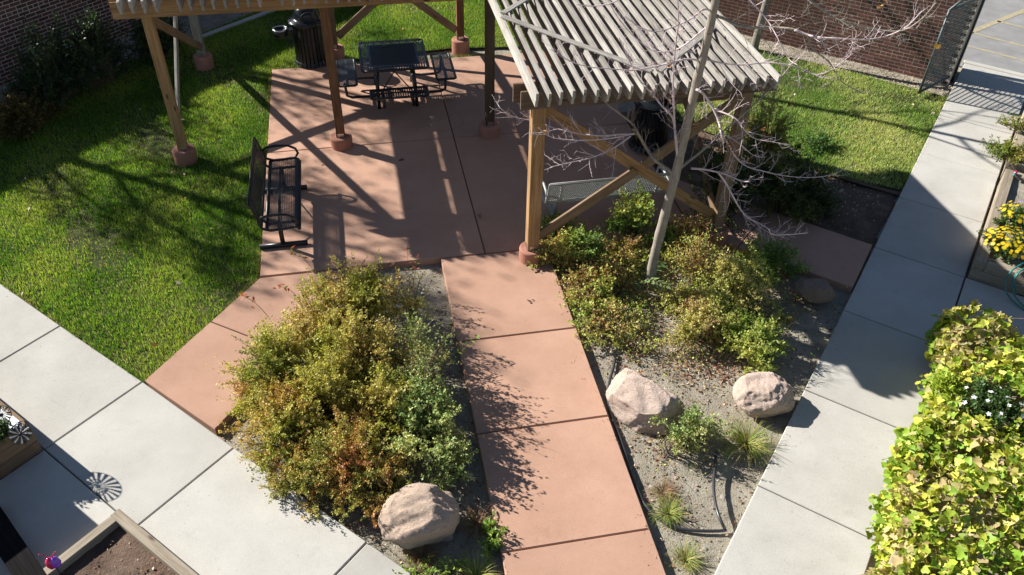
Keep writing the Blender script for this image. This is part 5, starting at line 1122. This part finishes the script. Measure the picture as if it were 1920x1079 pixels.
out = np.stack([-DP[0] * (1 - edge) * 1.2, -DP[1] * (1 - edge) * 1.2, np.ones(nv)], 1); nr = units(out + rv.normal(size=(nv, 3)) * .62)
dr = units(np.stack([-DP[0] - .4 * D[0], -DP[1] - .4 * D[1], -.25], 0)[None] * .55 + rv.normal(size=(nv, 3)) * .75)
sz = .034 + .062 * rv.uniform(size=nv) ** 1.6; pos, nr, dr, sz = pos[gap], nr[gap], dr[gap], sz[gap]
col = palette(pos, [(.22, .33, .035), (.37, .45, .05), (.50, .53, .07), (.56, .56, .10), (.54, .52, .13), (.46, .38, .18)], 77, 3.0, .14, .9)
score = -.6 * np.linalg.norm(pos[:, :2] + VO - V3(2.5, 2.5), axis=1) + pos[:, 2] * 9 + rv.normal(size=len(pos)) * .6; order = np.argsort(-score); top = order[:300]; rest = order[300:]
VLM = []
for k in range(3):
    v = VINE_V.copy(); v[:, 2] += rv.normal(size=13) * .05; me = np_mesh('vine_leaf', v, VINE_F); me.materials.append(MATS['vine_single']); VLM.append(me)
for i in top:
    d = unit(dr[i]); s_ = unit(np.cross(d, nr[i])); n_ = np.cross(s_, d); o = bpy.data.objects.new('leaf', VLM[i % 3]); C.objects.link(o); o.parent = vt
    k = sz[i]; o.matrix_basis = Matrix(((s_[0] * k, d[0] * k, n_[0] * k, pos[i][0]), (s_[1] * k, d[1] * k, n_[1] * k, pos[i][1]), (s_[2] * k, d[2] * k, n_[2] * k, pos[i][2]), (0, 0, 0, 1)))
Vv, Ff, Cc = scatter((VINE_V, VINE_F), pos[rest], dr[rest], nr[rest], sz[rest], sz[rest], col[rest])
o = link('foliage', np_mesh('foliage', Vv, Ff, Cc), 'vine_leaf', vt); o['kind'] = 'stuff'
vs = MB()
for k in range(60):
    p = V3(*(rv.uniform(0, 4.5) * -D + rv.uniform(.1, 2.2) * DP), .36); q = p + V3(rv.normal() * .25, rv.normal() * .25, rv.uniform(.15, .4)); vs.tube(smooth_path([p, (p + q) / 2 + rv.normal(size=3) * .06, q], 3), .005, 4, False)
o = vs.build('stems', 'stem_brown', vt); o['kind'] = 'stuff'

# flowers
def flower_mesh(name, petals, mat, cup=.25):
    V = [(0, 0, .12)]; F = []
    for k in range(petals):
        a = 2 * math.pi * k / petals; w = math.pi / petals * .95; r1 = .62
        V += [(math.cos(a - w) * r1, math.sin(a - w) * r1, cup * .6), (math.cos(a) * 1.0, math.sin(a), cup), (math.cos(a + w) * r1, math.sin(a + w) * r1, cup * .6)]; b = 1 + 3 * k; F.append((0, b, b + 1, b + 2))
    me = np_mesh(name, np.array(V), np.array(F)); me.materials.append(MATS[mat]); return me
MUM = flower_mesh('mum_flower', 10, 'mum_yellow', .10); PET = flower_mesh('petunia_flower', 5, 'petunia_white', .20)
def blooms(t, me, n, rx, ry, z0, zt, size, seed, tilt=.4):
    rg = np.random.default_rng(seed)
    for k in range(n):
        r = math.sqrt((k + .5) / n); a = k * 2.39996 + rg.uniform(-.2, .2); p = V3(math.cos(a) * r * rx, math.sin(a) * r * ry, z0 + (zt - z0) * math.sqrt(max(1 - .85 * r * r, .05)) + rg.normal() * .012)
        n_ = unit(V3(math.cos(a) * r * .8, math.sin(a) * r * .8, 1) + rg.normal(size=3) * tilt * .5); x_ = unit(np.cross(n_, rg.normal(size=3))); y_ = np.cross(n_, x_); s = size * rg.uniform(.75, 1.2)
        o = bpy.data.objects.new('flower', me); C.objects.link(o); o.parent = t
        o.matrix_basis = Matrix(((x_[0] * s, y_[0] * s, n_[0] * s, p[0]), (x_[1] * s, y_[1] * s, n_[1] * s, p[1]), (x_[2] * s, y_[2] * s, n_[2] * s, p[2]), (0, 0, 0, 1)))
MG = [(.06, .11, .03), (.09, .15, .04), (.13, .19, .05)]
def potted(label, c, r, H, base_z, seed, me=None, nfl=0, size=.03, pal=MG, name='flower_plant', leaf=(.035, .016), cat='flowers'):
    t = shrub(name, label, c, r, r, H, 40, 6, 8, pal, seed, leaf, .12, 0, None, cat=cat); t.location = (c[0], c[1], base_z)
    if me: blooms(t, me, nfl, r * 1.05, r * 1.05, H * .45, H * 1.12, size, seed)
    return t
potted('dense clump of yellow chrysanthemums at the near planter corner', gz(1893, 462, .38), .34, .32, .22, 601, MUM, 120, .031)
potted('smaller yellow chrysanthemum clump beside the planter edge timber', gz(1910, 408, .36), .25, .28, .22, 602, MUM, 60, .030)
potted('yellow-green trailing plant hanging over the far planter corner', gz(1895, 284, .36), .34, .26, .20, 603, None, 0, pal=[(.13, .20, .03), (.22, .27, .04), (.32, .29, .05)], name='trailing_plant', cat='plant')
potted('yellow-green foliage in the far planter at the right picture edge', gz(1925, 238, .36), .40, .28, .20, 604, None, 0, pal=[(.12, .19, .03), (.20, .26, .04), (.30, .28, .05)], name='trailing_plant', cat='plant')
potted('white petunias blooming among the lime vine leaves', gz(1872, 752, .78), .33, .28, .54, 605, PET, 18, .028, [(.05, .10, .025), (.09, .16, .04), (.12, .19, .05)], leaf=(.04, .02))
potted('lone white petunia poking out at the vine edge', gz(1773, 716, .72), .04, .12, .60, 606, PET, 3, .030, [(.38, .48, .05), (.5, .55, .07)])
hp = [gz(1935, 482, .34), gz(1912, 494, .36), gz(1896, 506, .34), gz(1886, 528, .18), gz(1892, 550, .06), gz(1915, 572, .02), gz(1945, 585, .03)]
t = thing('garden_hose', 'teal garden hose looped over the flower planter corner', 'hose', (0, 0, 0)); hoff = V3(*(-.06 * D), 0)
MB().tube(smooth_path([p + hoff for p in hp], 6), .011, 8).build('loop', 'teal_hose', t, True)
MB().tube(smooth_path([p + hoff * 1.6 + V3(.10, -.02, .0) for p in hp], 6), .011, 8).build('loop', 'teal_hose', t, True)
MB().tube(smooth_path([gz(1935, 500, .33), gz(1915, 508, .34), gz(1902, 520, .26), gz(1905, 545, .1)], 6), .011, 8).build('loop', 'teal_hose', t, True)
pm = thing('plant_marker', 'lilac plastic plant marker stuck in the flower planter', 'marker', gz(1905, 380, .25)); MB().box((-.012, -.002, -.05), (.012, .002, .10)).build('blade', 'lilac_plastic', pm); pm.rotation_euler = (.9, .2, .6)
cn = thing('hose_connector', 'green and red hose connector on the planter end timber', 'connector', gz(1899, 333, .30)); MB().tube([(0, 0, .03), (.06, .05, .035)], .018, 10).build('green_sleeve', 'teal_hose', cn, True); MB().tube([(.06, .05, .035), (.11, .09, .03)], .024, 10).build('red_ring', 'pink_glass', cn, True)

# garden spinners
def spinner(label, p, base_z, R, nrm, nb=18, stake=True):
    t = thing('garden_spinner', label, 'garden spinner', (p[0], p[1], base_z)); nrm = unit(nrm); u = unit(np.cross(nrm, V3(0, 0, 1))); w = np.cross(u, nrm); h = V3(0, 0, p[2] - base_z)
    MB().tube([V3(0, 0, -.1), h - nrm * .03], .005, 6).build('stake', 'black_metal', t, True)
    rim = MB().tube([h + R * (math.cos(a) * u + math.sin(a) * w) for a in np.linspace(0, 2 * math.pi, 41)], .0035, 6); rim.build('rim', 'dark_plastic', t, True)
    for k in range(nb):
        a = 2 * math.pi * k / nb; b_ = a + 2 * math.pi / nb * .52; pt = lambda r, q, o=0: h + r * (math.cos(q) * u + math.sin(q) * w) + nrm * o
        MB().add([pt(.02, a), pt(R * .6, a + .06, .006), pt(R, a + .12), pt(R, b_ + .12, .012), pt(R * .6, b_ + .06, .014), pt(.02, b_)], [(0, 1, 4, 5), (1, 2, 3, 4)]).build('blade', 'dark_plastic' if k % 2 else 'white_paint', t)
    MB().lathe([(.02, -.01), (.022, .0), (.012, .012)], tuple(h), 12).build('hub', 'dark_plastic', t, True)
sh = gz(185, 913)[:2]; zs = .78; sp = V3(sh[0] - zs * SUN_DX, sh[1] - zs * SUN_DY, zs)
spinner('striped wheel spinner standing at the white-topped planter corner', gz(38, 814, .50), .43, .10, (.5, -.6, .75))
spinner('striped wheel spinner cut off at the left picture edge', gz(2, 778, .58), .43, .09, (.4, -.7, .65))
spinner('tall wheel spinner just outside the left picture edge', sp + V3(-.0, .0, 0), .43, .15, (-.5, .35, .8))
potted('green leafy plant between the spinners on the white cloth', gz(-2, 812, .47), .06, .09, .42, 607, None, 0, name='leafy_plant', cat='plant')
ob = gz(104, 1062, .30); t = thing('garden_ornament', 'pink and violet glass tulip ornament on a wire at the lower left', 'ornament', (ob[0], ob[1], .20))
MB().tube([(0, 0, -.1), (0, 0, .12)], .004, 6).build('wire', 'black_metal', t)
for s, mt in ((-1, 'pink_glass'), (1, 'violet_glass')):
    MB().lathe([(.004, .08), (.03, .10), (.042, .15), (.034, .20), (.012, .235)], (s * .022, 0, 0), 14).build('bulb', mt, t, True)
    MB().tube([(s * .01, 0, .22), (s * .03, .0, .27), (s * .07, 0, .32)], [.005, .005, .003], 6).build('petal', 'pink_glass', t, True)
